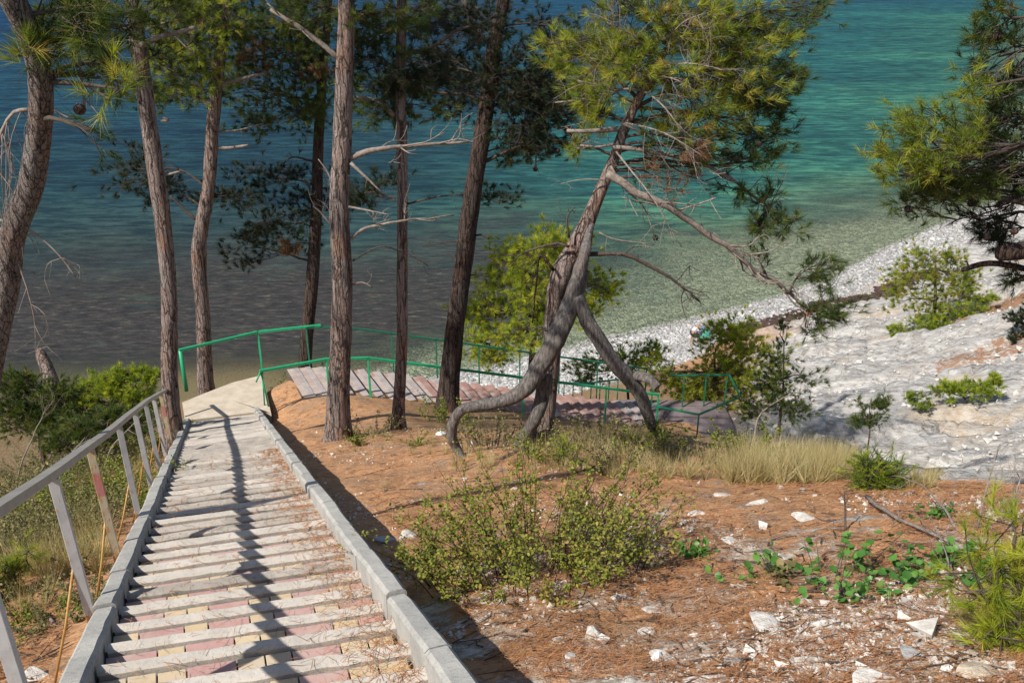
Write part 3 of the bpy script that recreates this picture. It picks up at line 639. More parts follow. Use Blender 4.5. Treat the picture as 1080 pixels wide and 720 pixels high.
for i, a in enumerate(posts):
    top = railp(a)-np.array([0, 0, .028]); foot = AL*(a+.0)+RT*(-.95); foot = np.array([foot[0], foot[1], H-1.6-TS*a-.45]); L = top[2]-foot[2]
    lean = RT*g1.uniform(-.02, .01)+AL*g1.uniform(-.02, .02)
    key = 'post_y' if i in (3, 8, 9) else 'post'
    pg = G(); tw = g1.uniform(-.25, .25); ux = RT*cos(tw)+AL*sin(tw); uy = -RT*sin(tw)+AL*cos(tw); rings = []
    for u in np.linspace(0, 1, 5):
        c = lean*(1-u)*-1+np.array([0, 0, L*u])+(top-foot)*np.array([1, 1, 0])*u
        hx, hy = .030, .020; rings.append([c+ux*x_+uy*y_ for x_, y_ in ((-hx, -hy), (-hx, hy), (hx, hy), (hx, -hy))])
    pg.prism(None, np.array(rings)); o = pg.build('post', M[key], None, smooth_=False, bevel=.004); o.parent = hr; o.location = foot-np.array(hr['_base'])
    if key == 'post_y': o['label'] = 'yellow post with a pink patch and rust'
    if i in (2, 3, 4, 5, 6, 7, 9, 10):                # thin rusty brace at the foot
        bgz = Gr(); p0 = foot+np.array([0, 0, .80])+RT*-.03; p1 = foot-RT*g1.uniform(.22, .34)-AL*g1.uniform(.1, .3); p1[2] = H-1.6-TS*(p1 @ AL)-.48
        bgz.tube([p0, p0*.5+p1*.5+RT*.01, p1], .009, 6)
        if i in (3, 6): bgz.tube([p1, p1*.5+foot*.5, foot+np.array([0, 0, .02])], .009, 6)
        part(bgz, 'brace', M['rust'], hr)

# ------------------------------------------------------------------ green railings
def railing(name, label, tops, post_at, height, mat, lower=None, r=.030, extra=()):
    base = np.mean(np.array(tops), 0)-np.array([0, 0, height]); rt = root(name, base, label, 'railing')
    for a, b in zip(tops[:-1], tops[1:]):
        g = Gr(); a = np.array(a); b = np.array(b); d = (b-a)/np.linalg.norm(b-a); sd = np.cross(d, UP); sd /= np.linalg.norm(sd); up = np.cross(sd, d)
        g.box((a+b)/2, (b-a)/2+d*r*.8, sd*r, up*r); part(g, 'top_rail', mat, rt, smooth_=False, bevel=.004)
    for p in post_at:
        g = Gr(); p, hh = (np.array(p[0]), p[1]) if isinstance(p, tuple) else (np.array(p), height)
        g.box(p-np.array([0, 0, hh/2+r]), np.array([r*.8, 0, 0]), np.array([0, r*.8, 0]), np.array([0, 0, hh/2])); part(g, 'post', mat, rt, smooth_=False, bevel=.003)
    for a, b, rr in extra:
        g = Gr(); g.tube([a, (np.array(a)+b)/2, b], rr, 8); part(g, 'stay', mat, rt)
    return rt
h1 = 1.06; lv = 15.4+h1
tA = [onz(x, y, lv) for x, y in ((190, 369), (272, 350), (318, 334))]; tA[2] = np.r_[(FE+FD*.95-FN*.10)[:2], lv]
fo = lambda s, w, hh: np.r_[f2(s, w)[:2], f2z(s)+hh]
railing('green_railing', 'bright green steel railing round the outer edge of the buff concrete landing', tA, [tA[0], tA[1]], h1, M['green'], extra=[(tA[0]-UP*.02, tA[0]-UP*(h1+.05), .05)])
tB = [tA[2]]+[fo(s_, -.10, h1) for s_ in (.6, 1.6, 2.8, 4.0, 5.2, 6.4, 7.6, 8.8, 10.4)]
railing('green_railing', 'dark green railing along the seaward edge of the mauve steps, with one top rail', tB, tB[1:], h1+.1, M['green_dark'], r=.024)
tC = [fo(s_, FW+.06, h1-.08) for s_ in (-.75, .6, 1.6, 3.4, 5.6, 8.0, 9.6)]
tC[0] = onz(275, 391, 15.4+h1-.08)
q0 = onz(284, 432, 15.3); q1 = onz(279, 427, 15.4)
railing('green_railing', 'green railing along the landward edge of the mauve steps, starting with a bent hook', tC, tC[1:], h1, M['green'],
        extra=[(tC[0], q0, .022), (tC[0]+np.array([.02, .05, 0]), q1, .018), (tC[0], onz(270, 403, lv-.3), .02)])
lb = ZL+1.0
tD = [onz(x, y, lb) for x, y in ((707, 396), (769, 395), (781, 418), (737, 437), (690, 428))]
railing('green_railing', 'dark green railing enclosing the lower landing beside the bushes', tD, [onz(x, y, lb) for x, y in ((689, 398), (722, 397), (745, 396), (767, 395), (737, 437))], 1.0, M['green_dark'], r=.024)
tE = [onz(x, y, 12.9) for x, y in ((592, 404), (620, 404), (652, 400))]
railing('green_railing', 'short low green railing with close posts behind the twisted grey pine', tE, [tE[0]+(tE[2]-tE[0])*u for u in np.linspace(.05, 1, 7)], 1.0, M['green'], r=.02)
print('built', round(time.time()-T00, 1))

# ------------------------------------------------------------------ growing things
FWD = np.array([0, cos(PITCH), -sin(PITCH)])
def depth(p): return float((np.asarray(p)-CAM) @ FWD)
def spline(p, n):
    p = np.asarray(p, float)
    if len(p) < 3: return p[0]+(p[-1]-p[0])*np.linspace(0, 1, n)[:, None]
    q = np.vstack([2*p[0]-p[1], p, 2*p[-1]-p[-2]]); out = []
    u = np.linspace(0, len(p)-1-1e-6, n); i = u.astype(int); f = (u-i)[:, None]
    a, b, c, d = q[i], q[i+1], q[i+2], q[i+3]
    return .5*((2*b)+(c-a)*f+(2*a-5*b+4*c-d)*f**2+(3*b-a-3*c+d)*f**3)
def wob(p, amp, sc=1.0):
    n = len(p); s = rng.uniform(0, 99)
    k = np.linspace(0, 1, n)[:, None]
    off = np.stack([fbm(np.stack([p[:, 0]*0+s+j*9.1, p[:, 2]*sc*1.3, p[:, 0]*sc*1.3+p[:, 1]*sc], -1), 3, j) for j in range(3)], -1)
    return p+off*amp*np.minimum(1, k*5)
def inball(n, shell=.0):
    v = rng.normal(size=(n, 3)); v /= np.linalg.norm(v, axis=1, keepdims=True); return v*(rng.uniform(shell, 1, n)**(1/2.2))[:, None]
class Foliage:
    """needle collectors per material for one plant"""
    def __init__(s): s.g = {}
    def get(s, k): return s.g.setdefault(k, Gr())
    def build(s, rt, name='crown'):
        for k, g in s.g.items():
            if g.v: part(g, name if k != 'needle_dead' else 'dead_foliage', M[k], rt)
FDEN = 2.9
def grow(rt, fol, trunk, trad, c, rad, n, mat='needle', attach=None, w0=None, needle=(30, .125, .0075), lift=.12, name='branch', wood='twig', tintoff=0, cone=(10, 60)):
    n = int(n*FDEN); c = np.asarray(c, float); rad = np.asarray(rad, float)
    if attach is None:
        dd = np.linalg.norm(trunk-c, axis=1)+np.where(trunk[:, 2] > c[2]+.2*rad[2], 1.5*(trunk[:, 2]-c[2]), 0); i = int(np.argmin(dd))
    else: i = int(attach*(len(trunk)-1))
    a = trunk[i]; L = np.linalg.norm(c-a)+1e-6
    w0 = w0 or min(trad[i]*.5, .014+.010*L)
    g = Gr(); main = wob(spline([a, a*.55+c*.45+UP*L*lift*rng.uniform(.2, 1.2)+rng.normal(0, .05*L, 3), c], max(6, int(L/.18))), .05*L, .8)
    g.tube(main, np.linspace(w0, max(.008, w0*.35), len(main)), 7)
    k = int(np.clip(n/11, 2, 30)); subs = c+inball(k, .25)*rad
    pos = []; dr = []
    per = np.maximum(1, rng.multinomial(n, np.ones(k)/k))
    for sc_, m in zip(subs, per):
        j = int(rng.uniform(.35, .98)*(len(main)-1)); b = main[j]; l = np.linalg.norm(sc_-b)+.01
        cv = wob(spline([b, b*.5+sc_*.5+UP*l*.10*rng.normal()+rng.normal(0, .06*l, 3), sc_], 7), .06*l)
        g.tube(cv, np.linspace(max(.006, w0*.3), .005, 7), 5)
        sr = np.maximum(rad*.34, .10)
        for q in range(m):
            p = sc_+rng.normal(size=3)*sr*.75; e = cv[int(rng.integers(3, 7))]; v = p-e; lv_ = np.linalg.norm(v)
            if lv_ < .02: continue
            if rng.uniform() < .75:
                mid = e*.5+p*.5+rng.normal(0, .08*lv_, 3); g.tube([e, mid, p], [.0045, .0035, .003], 3, cap=False)
            d = v/lv_+UP*.35+rng.normal(0, .35, 3); pos.append(p); dr.append(d)
    if pos:
        nn, ln, wd = needle; fol.get(mat).needles(np.array(pos), np.array(dr), nn, ln, wd, cone, .07, tint=np.clip(rng.beta(2.2, 2.2, len(pos))+tintoff, 0, 1))
    part(g, name, M[wood], rt)
def bare(rt, pts, w0, w1=None, twigs=6, tl=.5, mat='dead', name='dead_branch', sub=2, droop=.0):
    pts = np.asarray(pts, float); L = np.linalg.norm(np.diff(pts, axis=0), axis=1).sum(); g = Gr()
    main = wob(spline(pts, max(8, int(L/.12))), .035*L, 1.2); g.tube(main, np.linspace(w0, w1 or w0*.25, len(main)), 7, rough=.05)
    ax = pts[-1]-pts[0]; ax = ax/np.linalg.norm(ax)
    def tw(p, l, w, lev):
        d = ax*.6+rng.normal(0, .6, 3)+np.array([0, 0, -droop]); d /= np.linalg.norm(d)
        q = wob(spline([p, p+d*l*.5+rng.normal(0, .1*l, 3), p+d*l+rng.normal(0, .12*l, 3)-UP*droop*l*.4], 7), .06*l, 2); g.tube(q, np.linspace(w, w*.4, 7), 4)
        if lev > 0:
            for _ in range(2): tw(q[int(rng.integers(2, 6))], l*.5, w*.55, lev-1)
    for _ in range(twigs): tw(main[int(rng.uniform(.25, 1)*(len(main)-1))], tl*rng.uniform(.4, 1.1), max(w0*.28, .0035), sub-1)
    return part(g, name, M[mat], rt)
def cone_part(rt, p, s=.05):
    g = Gr(); p = np.asarray(p, float); d = rng.normal(size=3); d[2] -= 1; d /= np.linalg.norm(d); u = np.linspace(0, 1, 8)
    g.tube(p+d*u[:, None]*s*1.7, s*.62*np.sin(np.clip(u*.93+.07, 0, 1)*pi)**.7+.004, 9, rough=.35, seed=rng.uniform(0, 9)); part(g, 'pine_cone', M['bark_dark_shaded'], rt)
WK = [.74]
def trunk(rt, pxs, t0, t1=None, mat='bark', n=18, rough=.10, flare=1.6, down=True, wobble=.03, name='trunk'):
    """pxs runs from the foot upward: (x, y, width in photo pixels)"""
    t1 = t0 if t1 is None else t1; m = len(pxs); ts = np.linspace(t0, t1, m)
    p = [P(x, y, t) for (x, y, w), t in zip(pxs, ts)]; r = [WK[0]*w*t*(1 if VB[0] is None else VB[0]/ray(x, y)[1])/2/F for (x, y, w), t in zip(pxs, ts)]
    if down:
        f = p[0].copy(); zg = gz(f[0], f[1]); f[2] = min(f[2]-.15, zg-.25); p.insert(0, f); r.insert(0, r[0]*flare)
    p = np.array(p); L = np.linalg.norm(np.diff(p, axis=0), axis=1); k = max(12, int(L.sum()/.07)); s = spline(p, k)
    u = np.linspace(0, len(p)-1, k); rr = np.interp(u, np.arange(len(p)), r)
    base = np.exp(-np.r_[0, np.cumsum(np.linalg.norm(np.diff(s, axis=0), axis=1))]/.35)
    rr = rr*(1+(flare-1)*base*.7); s = wob(s, wobble, .7)
    g = Gr(); g.tube(s, rr, n, rough=rough, seed=rng.uniform(0, 50)); part(g, name, M[mat], rt); return s, rr
def B(x, y, t, rx, ry, n, rt=None):                 # a foliage mass seen at a pixel, radii in pixels
    k = t/F; return P(x, y, t), np.array([rx*k, (rt or (rx+ry)/2)*k, ry*k]), n
def masses(rt, fol, tr, rr, lst, t, **kw):
    for b in lst:
        x, y, rx, ry, n = b[:5]; dt = b[5] if len(b) > 5 else rng.uniform(-.4, .4)*rx*t/F; k = dict(kw); k.setdefault('needle', (40, .165, .001+.00032*t))
        if len(b) > 6: k.update(b[6])
        c, rad, n = B(x, y, t+dt, rx, ry, n); grow(rt, fol, tr, rr, c, rad, n, **k)
def pline(t, *pts): return [P(x, y, t+(pts_d[0] if pts_d else 0)) for x, y, *pts_d in pts]
def pine(label, base, group='pines beside the stair', name='pine_tree', t=None):
    g = ground(*base); tt = depth(g) if t is None else t
    upright(None); b_ = P(base[0], base[1], tt); upright(base[1]); return root(name, b_, label, 'tree', group), tt

# --- near pine at the left edge
upright(330); WK[0] = .68; t = 7.4; r1 = root('pine_tree', P(-20, 640, t), 'thick scaly pine trunk curving in from the left edge, nearest of the pines', 'tree', 'pines beside the stair')
tr, rr = trunk(r1, [(-30, 610, 40), (-26, 500, 37), (-10, 400, 35), (8, 310, 34), (15, 250, 35), (33, 190, 36), (43, 130, 34), (44, 80, 33), (32, 40, 34), (14, 0, 38), (-8, -60, 36), (-25, -200, 30), (-10, -380, 22)], t, t-1.2, 'bark_near', 24, .09)
FDEN = 1.15
f = Foliage()
masses(r1, f, tr, rr, [(122, 92, 14, 20, 10, -.6, dict(mat='needle_lit', tintoff=.15, needle=(34, .15, .004))), (95, 35, 55, 32, 60, -.2), (140, 68, 26, 20, 14, .2), (70, 12, 50, 22, 40, -.4), (60, 60, 26, 14, 8, -.3), (35, 55, 18, 14, 10, -.5, dict(mat='needle_lit')), (98, 138, 10, 8, 4, -.5)],
       t-.4, mat='needle', needle=(30, .14, .0045), w0=.022)
# unseen foliage clumps added above the frame to shade the twisted pine
for c, rad, n in (((-6.5, 7.1, 29.1), (.5, .45, .3), 26), ((-5.7, 7.5, 28.7), (.35, .35, .25), 16), ((-5.2, 8.1, 29.0), (.5, .45, .3), 24), ((-4.9, 6.8, 29.0), (.5, .4, .3), 22), ((-4.4, 7.3, 28.4), (.3, .3, .2), 12), ((-7.2, 7.6, 29.6), (.6, .5, .4), 30), ((-6.0, 8.4, 29.4), (.45, .45, .3), 20)):
    grow(r1, f, tr, rr, c, rad, n, mat='needle', attach=.95, w0=.05, needle=(24, .15, .009))
f.build(r1)
bare(r1, pline(6.8, (84, -8), (81, 35), (84, 80), (89, 116)), .012, .006, 9, .22, 'dead')
bare(r1, pline(6.8, (40, 82), (70, 78), (105, 82)), .022, .012, 4, .25, 'twig')
bare(r1, pline(7.0, (30, 116), (12, 120), (-2, 150), (-6, 200)), .016, .006, 16, .55, 'dead', sub=3, droop=.9)
bare(r1, pline(7.0, (0, 232), (30, 242), (62, 268), (82, 296)), .010, .004, 7, .3, 'dead', droop=.4)
bare(r1, pline(7.0, (0, 240), (22, 290), (34, 330), (36, 350)), .008, .003, 6, .3, 'dead', droop=.3)
bare(r1, pline(7.0, (44, 105), (60, 118), (74, 125)), .008, .004, 4, .15, 'dead')
cone_part(r1, P(90, 117, 6.8), .045); cone_part(r1, P(78, 58, 6.9), .03)

WK[0] = .74
FDEN = 2.9
# --- pines along the stair and the landing
def upper(rt, f, tr, rr, c, rad, n, **k): grow(rt, f, tr, rr, c, rad, n, needle=(20, .15, .010), **k)
r2, t = pine('slender straight pine leaning left, just behind the end of the grey handrail', (181, 446), t=18.5)
tr, rr = trunk(r2, [(182, 446, 25), (179, 400, 22), (178, 300, 21), (168, 200, 22), (156, 120, 22), (148, 60, 22), (140, 0, 22), (128, -120, 20), (120, -260, 14)], t)
f = Foliage(); masses(r2, f, tr, rr, [(90, 30, 50, 32, 60), (185, 62, 28, 22, 26), (110, 75, 30, 20, 22), (60, 10, 40, 20, 36), (170, 10, 34, 18, 36)], t, mat='needle')
for c, rad, n in (((-8.5, 11.2, 28.0), (1.0, .9, .5), 60), ((-9.9, 9.8, 28.2), (1.0, .8, .5), 60), ((-9.6, 12.9, 28.6), (1.0, .9, .5), 55), ((-10.6, 11.2, 28.4), (.8, .8, .4), 40)): upper(r2, f, tr, rr, c, rad, n, mat='needle', attach=.97)  # unseen clumps added out of frame to shade the trunks and mauve steps
for b in ((90, -60, 60, 36, 24),): c, rad, n = B(b[0], b[1], t, b[2], b[3], b[4]); upper(r2, f, tr, rr, c, rad, n, mat='needle')
f.build(r2)
bare(r2, pline(t, (148, 48, -.2), (175, 38, -.3), (205, 29, -.4)), .055, .03, 5, .5); bare(r2, pline(t, (146, 36), (170, 25), (192, 20)), .025, .01, 4, .4)
for y, x1 in ((185, 190), (215, 180), (128, 172)): bare(r2, pline(t, (170, y), (178, y-1), (x1, y-4)), .025, .018, 0)
r3, t = pine('pine with a pale lower trunk standing behind the green landing railing', (218, 419), t=24.3)
tr, rr = trunk(r3, [(219, 419, 24), (216, 390, 21), (214, 330, 18), (210, 270, 20), (213, 235, 19), (220, 195, 17), (225, 130, 17), (231, 70, 16), (236, 30, 15), (240, -60, 14), (238, -200, 9)], t)
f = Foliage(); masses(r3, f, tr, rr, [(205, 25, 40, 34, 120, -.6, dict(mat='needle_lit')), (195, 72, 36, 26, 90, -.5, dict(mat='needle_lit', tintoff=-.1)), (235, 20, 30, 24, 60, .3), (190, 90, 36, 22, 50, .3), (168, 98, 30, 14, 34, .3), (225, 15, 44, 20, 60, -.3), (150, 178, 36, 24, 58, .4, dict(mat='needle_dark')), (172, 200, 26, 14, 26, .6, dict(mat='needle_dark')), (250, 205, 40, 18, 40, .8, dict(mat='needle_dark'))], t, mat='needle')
for b in ((270, -90, 70, 40, 70), (230, -170, 80, 45, 70)): c, rad, n = B(b[0], b[1], t, b[2], b[3], b[4]); upper(r3, f, tr, rr, c, rad, n, mat='needle')
f.build(r3)
bare(r3, pline(t, (223, 112), (205, 102), (180, 92)), .055, .03, 3, .4); bare(r3, pline(t, (225, 93), (245, 86), (280, 78)), .06, .03, 3, .5); bare(r3, pline(t, (220, 155), (240, 156), (262, 153)), .05, .03, 0); bare(r3, pline(t, (220, 141), (250, 138), (276, 130)), .025, .012, 4, .4)
bare(r3, pline(t, (214, 236), (196, 222), (180, 206)), .05, .02, 2, .4, 'twig'); bare(r3, pline(t, (222, 70), (210, 52), (196, 40)), .02, .01, 3, .4)
cone_part(r3, P(226, 42, t-.3), .09)
r4, t = pine('thin dark trunk behind the green top rail, smallest of the standing pines', (322, 384), t=25.5)
tr, rr = trunk(r4, [(322, 386, 17), (325, 340, 17), (330, 290, 17), (334, 220, 15), (336, 150, 14), (340, 80, 12), (346, 10, 10), (350, -80, 7)], t, mat='bark_dark_shaded')
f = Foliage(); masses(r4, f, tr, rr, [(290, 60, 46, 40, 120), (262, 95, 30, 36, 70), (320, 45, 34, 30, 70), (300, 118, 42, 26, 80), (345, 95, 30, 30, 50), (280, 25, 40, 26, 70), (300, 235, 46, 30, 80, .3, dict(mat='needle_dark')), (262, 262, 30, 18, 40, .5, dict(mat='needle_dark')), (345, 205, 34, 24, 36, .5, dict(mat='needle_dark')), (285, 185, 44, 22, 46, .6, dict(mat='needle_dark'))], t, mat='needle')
masses(r4, f, tr, rr, [(270, 62, 20, 14, 16, -.6), (305, 258, 12, 8, 14, -.3), (345, 75, 18, 10, 14, -.6)], t, mat='needle_dead', tintoff=.1)
f.build(r4)
bare(r4, pline(t, (333, 230), (345, 205), (336, 160)), .02, .008, 3, .4); bare(r4, pline(t, (330, 170), (305, 167), (290, 190)), .03, .012, 3, .4, 'twig'); bare(r4, pline(t, (326, 240), (332, 225), (322, 220)), .018, .01, 2, .3)
r5, t = pine('tall straight pine with the stoutest trunk, standing beside the right kerb of the stair', (358, 463))
tr, rr = trunk(r5, [(357, 463, 36), (357, 435, 31), (359, 380, 28), (360, 300, 27), (358, 220, 26), (361, 150, 25), (363, 80, 24), (366, 0, 22), (368, -120, 20), (372, -260, 15), (372, -420, 9)], t, n=26)
f = Foliage(); masses(r5, f, tr, rr, [(400, 15, 50, 22, 60, .4), (330, 8, 34, 18, 40, .2), (415, 70, 34, 22, 34, .6, dict(mat='needle_dark'))], t, mat='needle')
for b in ((300, -130, 110, 50, 150), (360, -280, 130, 70, 190), (390, -400, 100, 60, 130)): c, rad, n = B(b[0], b[1], t, b[2], b[3], b[4]); upper(r5, f, tr, rr, c, rad, n, mat='needle')
f.build(r5)
bare(r5, pline(t, (370, 166), (400, 158), (440, 154, .3), (495, 148, .6)), .055, .02, 7, .7); bare(r5, pline(t, (370, 172, -.1), (385, 186, -.2), (402, 202, -.3)), .03, .012, 1, .3); bare(r5, pline(t, (357, 62), (325, 36), (285, 10)), .045, .03, 2, .5)
bare(r5, pline(t, (368, 218, -.1), (388, 222, -.3), (410, 226, -.4)), .02, .008, 5, .4); bare(r5, pline(t, (370, 252), (390, 240), (420, 232), (480, 228, .4)), .032, .012, 6, .5); bare(r5, pline(t, (350, 238), (338, 224), (330, 218)), .02, .01, 3, .35)
bare(r5, pline(t, (371, 300), (382, 298), (393, 303)), .018, .01, 1, .3); bare(r5, pline(t, (352, 195), (345, 180), (336, 168)), .02, .008, 4, .4); bare(r5, pline(t, (372, 275), (400, 260), (430, 268, .3), (452, 280, .4)), .016, .006, 4, .5, 'twig')
WK[0] = .68
r6, t = pine('slim pine with cracked bark between the stout trunk and the leaning dark trunk', (421, 452))
tr, rr = trunk(r6, [(421, 452, 21), (421, 420, 17), (424, 340, 16), (425, 250, 16), (424, 170, 16), (423, 90, 16), (423, 0, 15), (420, -120, 12), (418, -260, 8)], t, n=18)
f = Foliage(); masses(r6, f, tr, rr, [(400, 105, 30, 24, 46, .3), (455, 80, 40, 24, 60, .5, dict(mat='needle_dark')), (398, 205, 30, 20, 34, .6, dict(mat='needle_dark')), (440, 110, 30, 16, 30, .2), (470, 30, 44, 24, 50, .6, dict(mat='needle_dark')), (400, 40, 36, 22, 40)], t, mat='needle')
for b in ((420, -80, 90, 40, 60), (410, -240, 70, 50, 60)): c, rad, n = B(b[0], b[1], t, b[2], b[3], b[4]); upper(r6, f, tr, rr, c, rad, n, mat='needle')
f.build(r6)
bare(r6, pline(t, (416, 122), (400, 108), (376, 102)), .05, .02, 4, .4); bare(r6, pline(t, (430, 55), (450, 52), (475, 38), (520, 20, .4)), .04, .015, 5, .6, 'twig'); bare(r6, pline(t, (430, 215), (460, 208), (485, 205)), .02, .008, 4, .4, 'twig')
WK[0] = .76
r7, t = pine('dark pine trunk leaning right, standing by the mauve steps left of the twisted pine', (472, 433))
tr, rr = trunk(r7, [(472, 434, 30), (474, 400, 26), (480, 340, 24), (487, 290, 24), (496, 220, 24), (508, 150, 23), (516, 90, 21), (522, 40, 19), (531, 0, 17), (545, -100, 14), (552, -220, 8)], t, mat='bark_dark_shaded', n=22)
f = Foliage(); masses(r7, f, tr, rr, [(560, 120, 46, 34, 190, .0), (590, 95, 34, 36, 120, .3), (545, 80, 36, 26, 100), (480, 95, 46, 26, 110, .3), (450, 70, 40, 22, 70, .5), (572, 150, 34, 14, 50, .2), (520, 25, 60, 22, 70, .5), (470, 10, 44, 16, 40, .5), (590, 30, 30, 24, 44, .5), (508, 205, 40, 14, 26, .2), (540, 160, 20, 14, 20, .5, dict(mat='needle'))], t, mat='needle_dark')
for b in ((520, -170, 60, 40, 40),): c, rad, n = B(b[0], b[1], t, b[2], b[3], b[4]); upper(r7, f, tr, rr, c, rad, n, mat='needle')
f.build(r7)
bare(r7, pline(t, (510, 40), (496, 25), (490, 0)), .06, .035, 3, .5, 'twig'); bare(r7, pline(t, (512, 170), (540, 158), (562, 150), (566, 178)), .05, .015, 6, .5, 'twig'); bare(r7, pline(t, (505, 105), (490, 100), (450, 95), (415, 60)), .045, .015, 6, .5, 'twig')
bare(r7, pline(t, (494, 250), (508, 248), (516, 252)), .03, .022, 0, mat='twig'); bare(r7, pline(t, (488, 255), (470, 255), (446, 258)), .018, .008, 3, .3, 'twig'); bare(r7, pline(t, (485, 293), (500, 290), (515, 292)), .02, .012, 1, .2, 'twig')
for x, y in ((563, 178), (548, 60), (590, 160)): cone_part(r7, P(x, y, t-.3), .07)

# --- the twisted pine in the middle
WK[0] = .64; g0 = ground(568, 470); t = depth(g0); upright(470)
r8 = root('twisted_pine_tree', g0, 'twisted pine with smooth grey leg-like limbs and a sunlit yellow green crown', 'tree', 'pines beside the stair')
tr, rr = trunk(r8, [(572, 462, 30), (578, 420, 27), (582, 370, 27), (584, 330, 30), (592, 290, 35), (606, 262, 30), (620, 232, 24), (634, 200, 19), (646, 170, 17), (656, 140, 16), (668, 112, 15), (684, 84, 13), (698, 58, 11), (712, 44, 8)], t+.35, t, 'bark', 24, .09)
def limb(pxs, name='limb', mat='grey_wood', dt=0):
    p = np.array([P(x, y, t+d+dt) for x, y, w, d in pxs]); r = np.array([.66*w*t/2/F for x, y, w, d in pxs]); k = 60; s = spline(p, k); u = np.linspace(0, len(p)-1, k)
    g = Gr(); s = wob(s, .05, 1.6); g.tube(s, np.interp(u, np.arange(len(p)), r)*(1+.10*fbm(np.c_[s*2.4], 2, 9)), 20, rough=.15, seed=rng.uniform(0, 30)); part(g, name, M[mat], r8)
def gdep(x, y): return depth(ground(x, y))-t
limb([(616, 285, 16, -.0), (606, 312, 24, -.25), (592, 345, 28, -.4), (573, 380, 28, -.45), (556, 406, 24, -.45), (534, 420, 19, -.45), (510, 426, 17, -.45), (490, 431, 16, -.45), (480, 442, 15, -.4), (477, 458, 14, -.35), (483, 472, 13, -.3), (492, 486, 9, gdep(492, 484))])
limb([(608, 312, 20, -.3), (622, 342, 21, -.4), (640, 372, 21, -.45), (660, 396, 21, -.45), (674, 414, 19, -.45), (684, 438, 16, -.4), (700, 465, 15, -.3), (722, 488, 13, gdep(722, 486)), (742, 500, 10, gdep(742, 496)+.2)])
limb([(574, 395, 22, -.2), (572, 420, 20, -.3), (564, 440, 19, -.35), (554, 458, 17, -.2), (546, 474, 12, gdep(548, 472))])
limb([(672, 396, 14, -.5), (686, 400, 14, -.75), (694, 409, 13, -.85)])
limb([(624, 236, 8, .12), (618, 262, 14, -.12), (610, 290, 18, -.24), (600, 322, 22, -.3)])
for rx_, ry_ in ((528, 488), (540, 496), (590, 486), (604, 478), (618, 490)): limb([(572+(rx_-568)*.25, 458, 14, 0), ((rx_+570)/2, 470, 10, gdep((rx_+570)/2, 472)-.05), (rx_, ry_, 5, gdep(rx_, ry_)+.05)], 'root', 'bark')
f = Foliage(); k1 = dict(mat='needle_lit', needle=(30, .145, .0066)); dk = dict(mat='needle', tintoff=-.05); yl = dict(tintoff=.12)
FDEN = 1.35
masses(r8, f, tr, rr, [(825, 85, 20, 26, 34, .5, dk), (838, 40, 22, 16, 26, .7, dk), (800, 170, 24, 16, 26, .5, dk), (600, 150, 16, 12, 12, .2), (590, 60, 20, 20, 26, .3), (700, 30, 60, 30, 150, .1, yl), (640, 30, 48, 30, 120, .3), (760, 30, 56, 30, 150, .3), (612, 60, 34, 32, 75, .3), (650, 80, 44, 28, 100, -.2), (610, 108, 26, 18, 34, .3), (720, 85, 50, 32, 125, -.1, yl), (780, 80, 46, 34, 125, .3), (745, 120, 46, 26, 90, .0, yl), (800, 60, 26, 40, 60, .6, dk), (690, 60, 40, 24, 70, -.4),
    (790, 128, 34, 26, 70, .5, dk), (768, 160, 36, 22, 50, .4, dk), (815, 110, 14, 20, 20, .6, dk), (700, 130, 30, 22, 34, .2), (655, 125, 26, 18, 26, .2), (815, 15, 50, 18, 50, .8, dk), (850, 10, 30, 12, 26, 1.0, dk), (735, 178, 26, 16, 16, .2), (690, 185, 24, 20, 9, .2)], t, **k1)
for b in ((700, -50, 80, 34, 100), (620, -40, 50, 26, 50)): c, rad, n = B(b[0], b[1], t, b[2], b[3], b[4]); upper(r8, f, tr, rr, c, rad, n, mat='needle_lit')
masses(r8, f, tr, rr, [(728, 160, 16, 12, 14, -.2), (718, 190, 18, 10, 10, 0), (700, 176, 14, 8, 7, 0), (722, 150, 10, 8, 6, -.2)], t, mat='needle_dead')
lp1 = spline(pline(t, (640, 183, -.1), (680, 205, -.2), (720, 230, -.1), (770, 264, 0), (820, 298, .2), (850, 325, .4)), 40); lp2 = spline(pline(t, (646, 155), (700, 160), (750, 180, .2), (800, 210, .4), (815, 222, .5)), 40)
for lp_, lst in ((lp2, ((775, 200, 24, 14, 22), (795, 238, 24, 16, 22), (822, 236, 28, 20, 42), (812, 205, 20, 14, 14))), (lp1, ((845, 285, 34, 14, 40), (872, 318, 28, 22, 44), (850, 345, 22, 12, 18), (885, 340, 20, 14, 18), (800, 275, 18, 10, 8)))):
    for x, y, rx, ry, n in lst: c, rad, n = B(x, y, t+.4, rx, ry, n); grow(r8, f, lp_, np.full(40, .03), c, rad, n, **dict(k1, mat='needle', tintoff=-.05), w0=.02)
f.build(r8)
bare(r8, pline(t, (640, 183, -.1), (680, 205, -.2), (720, 230, -.1), (770, 264, 0), (820, 298, .2), (850, 325, .4)), .055, .022, 16, .6, 'dead'); bare(r8, pline(t, (646, 155), (700, 160), (750, 180, .2), (800, 210, .4), (815, 222, .5)), .03, .012, 14, .55, 'dead')
bare(r8, pline(t, (620, 268), (660, 270), (700, 288), (722, 304), (740, 318)), .032, .010, 9, .5, 'twig', droop=.4); bare(r8, pline(t, (652, 136), (625, 138), (598, 138)), .034, .022, 2, .3, 'dead'); bare(r8, pline(t, (648, 152), (630, 155), (612, 153)), .02, .012, 5, .4, 'dead')
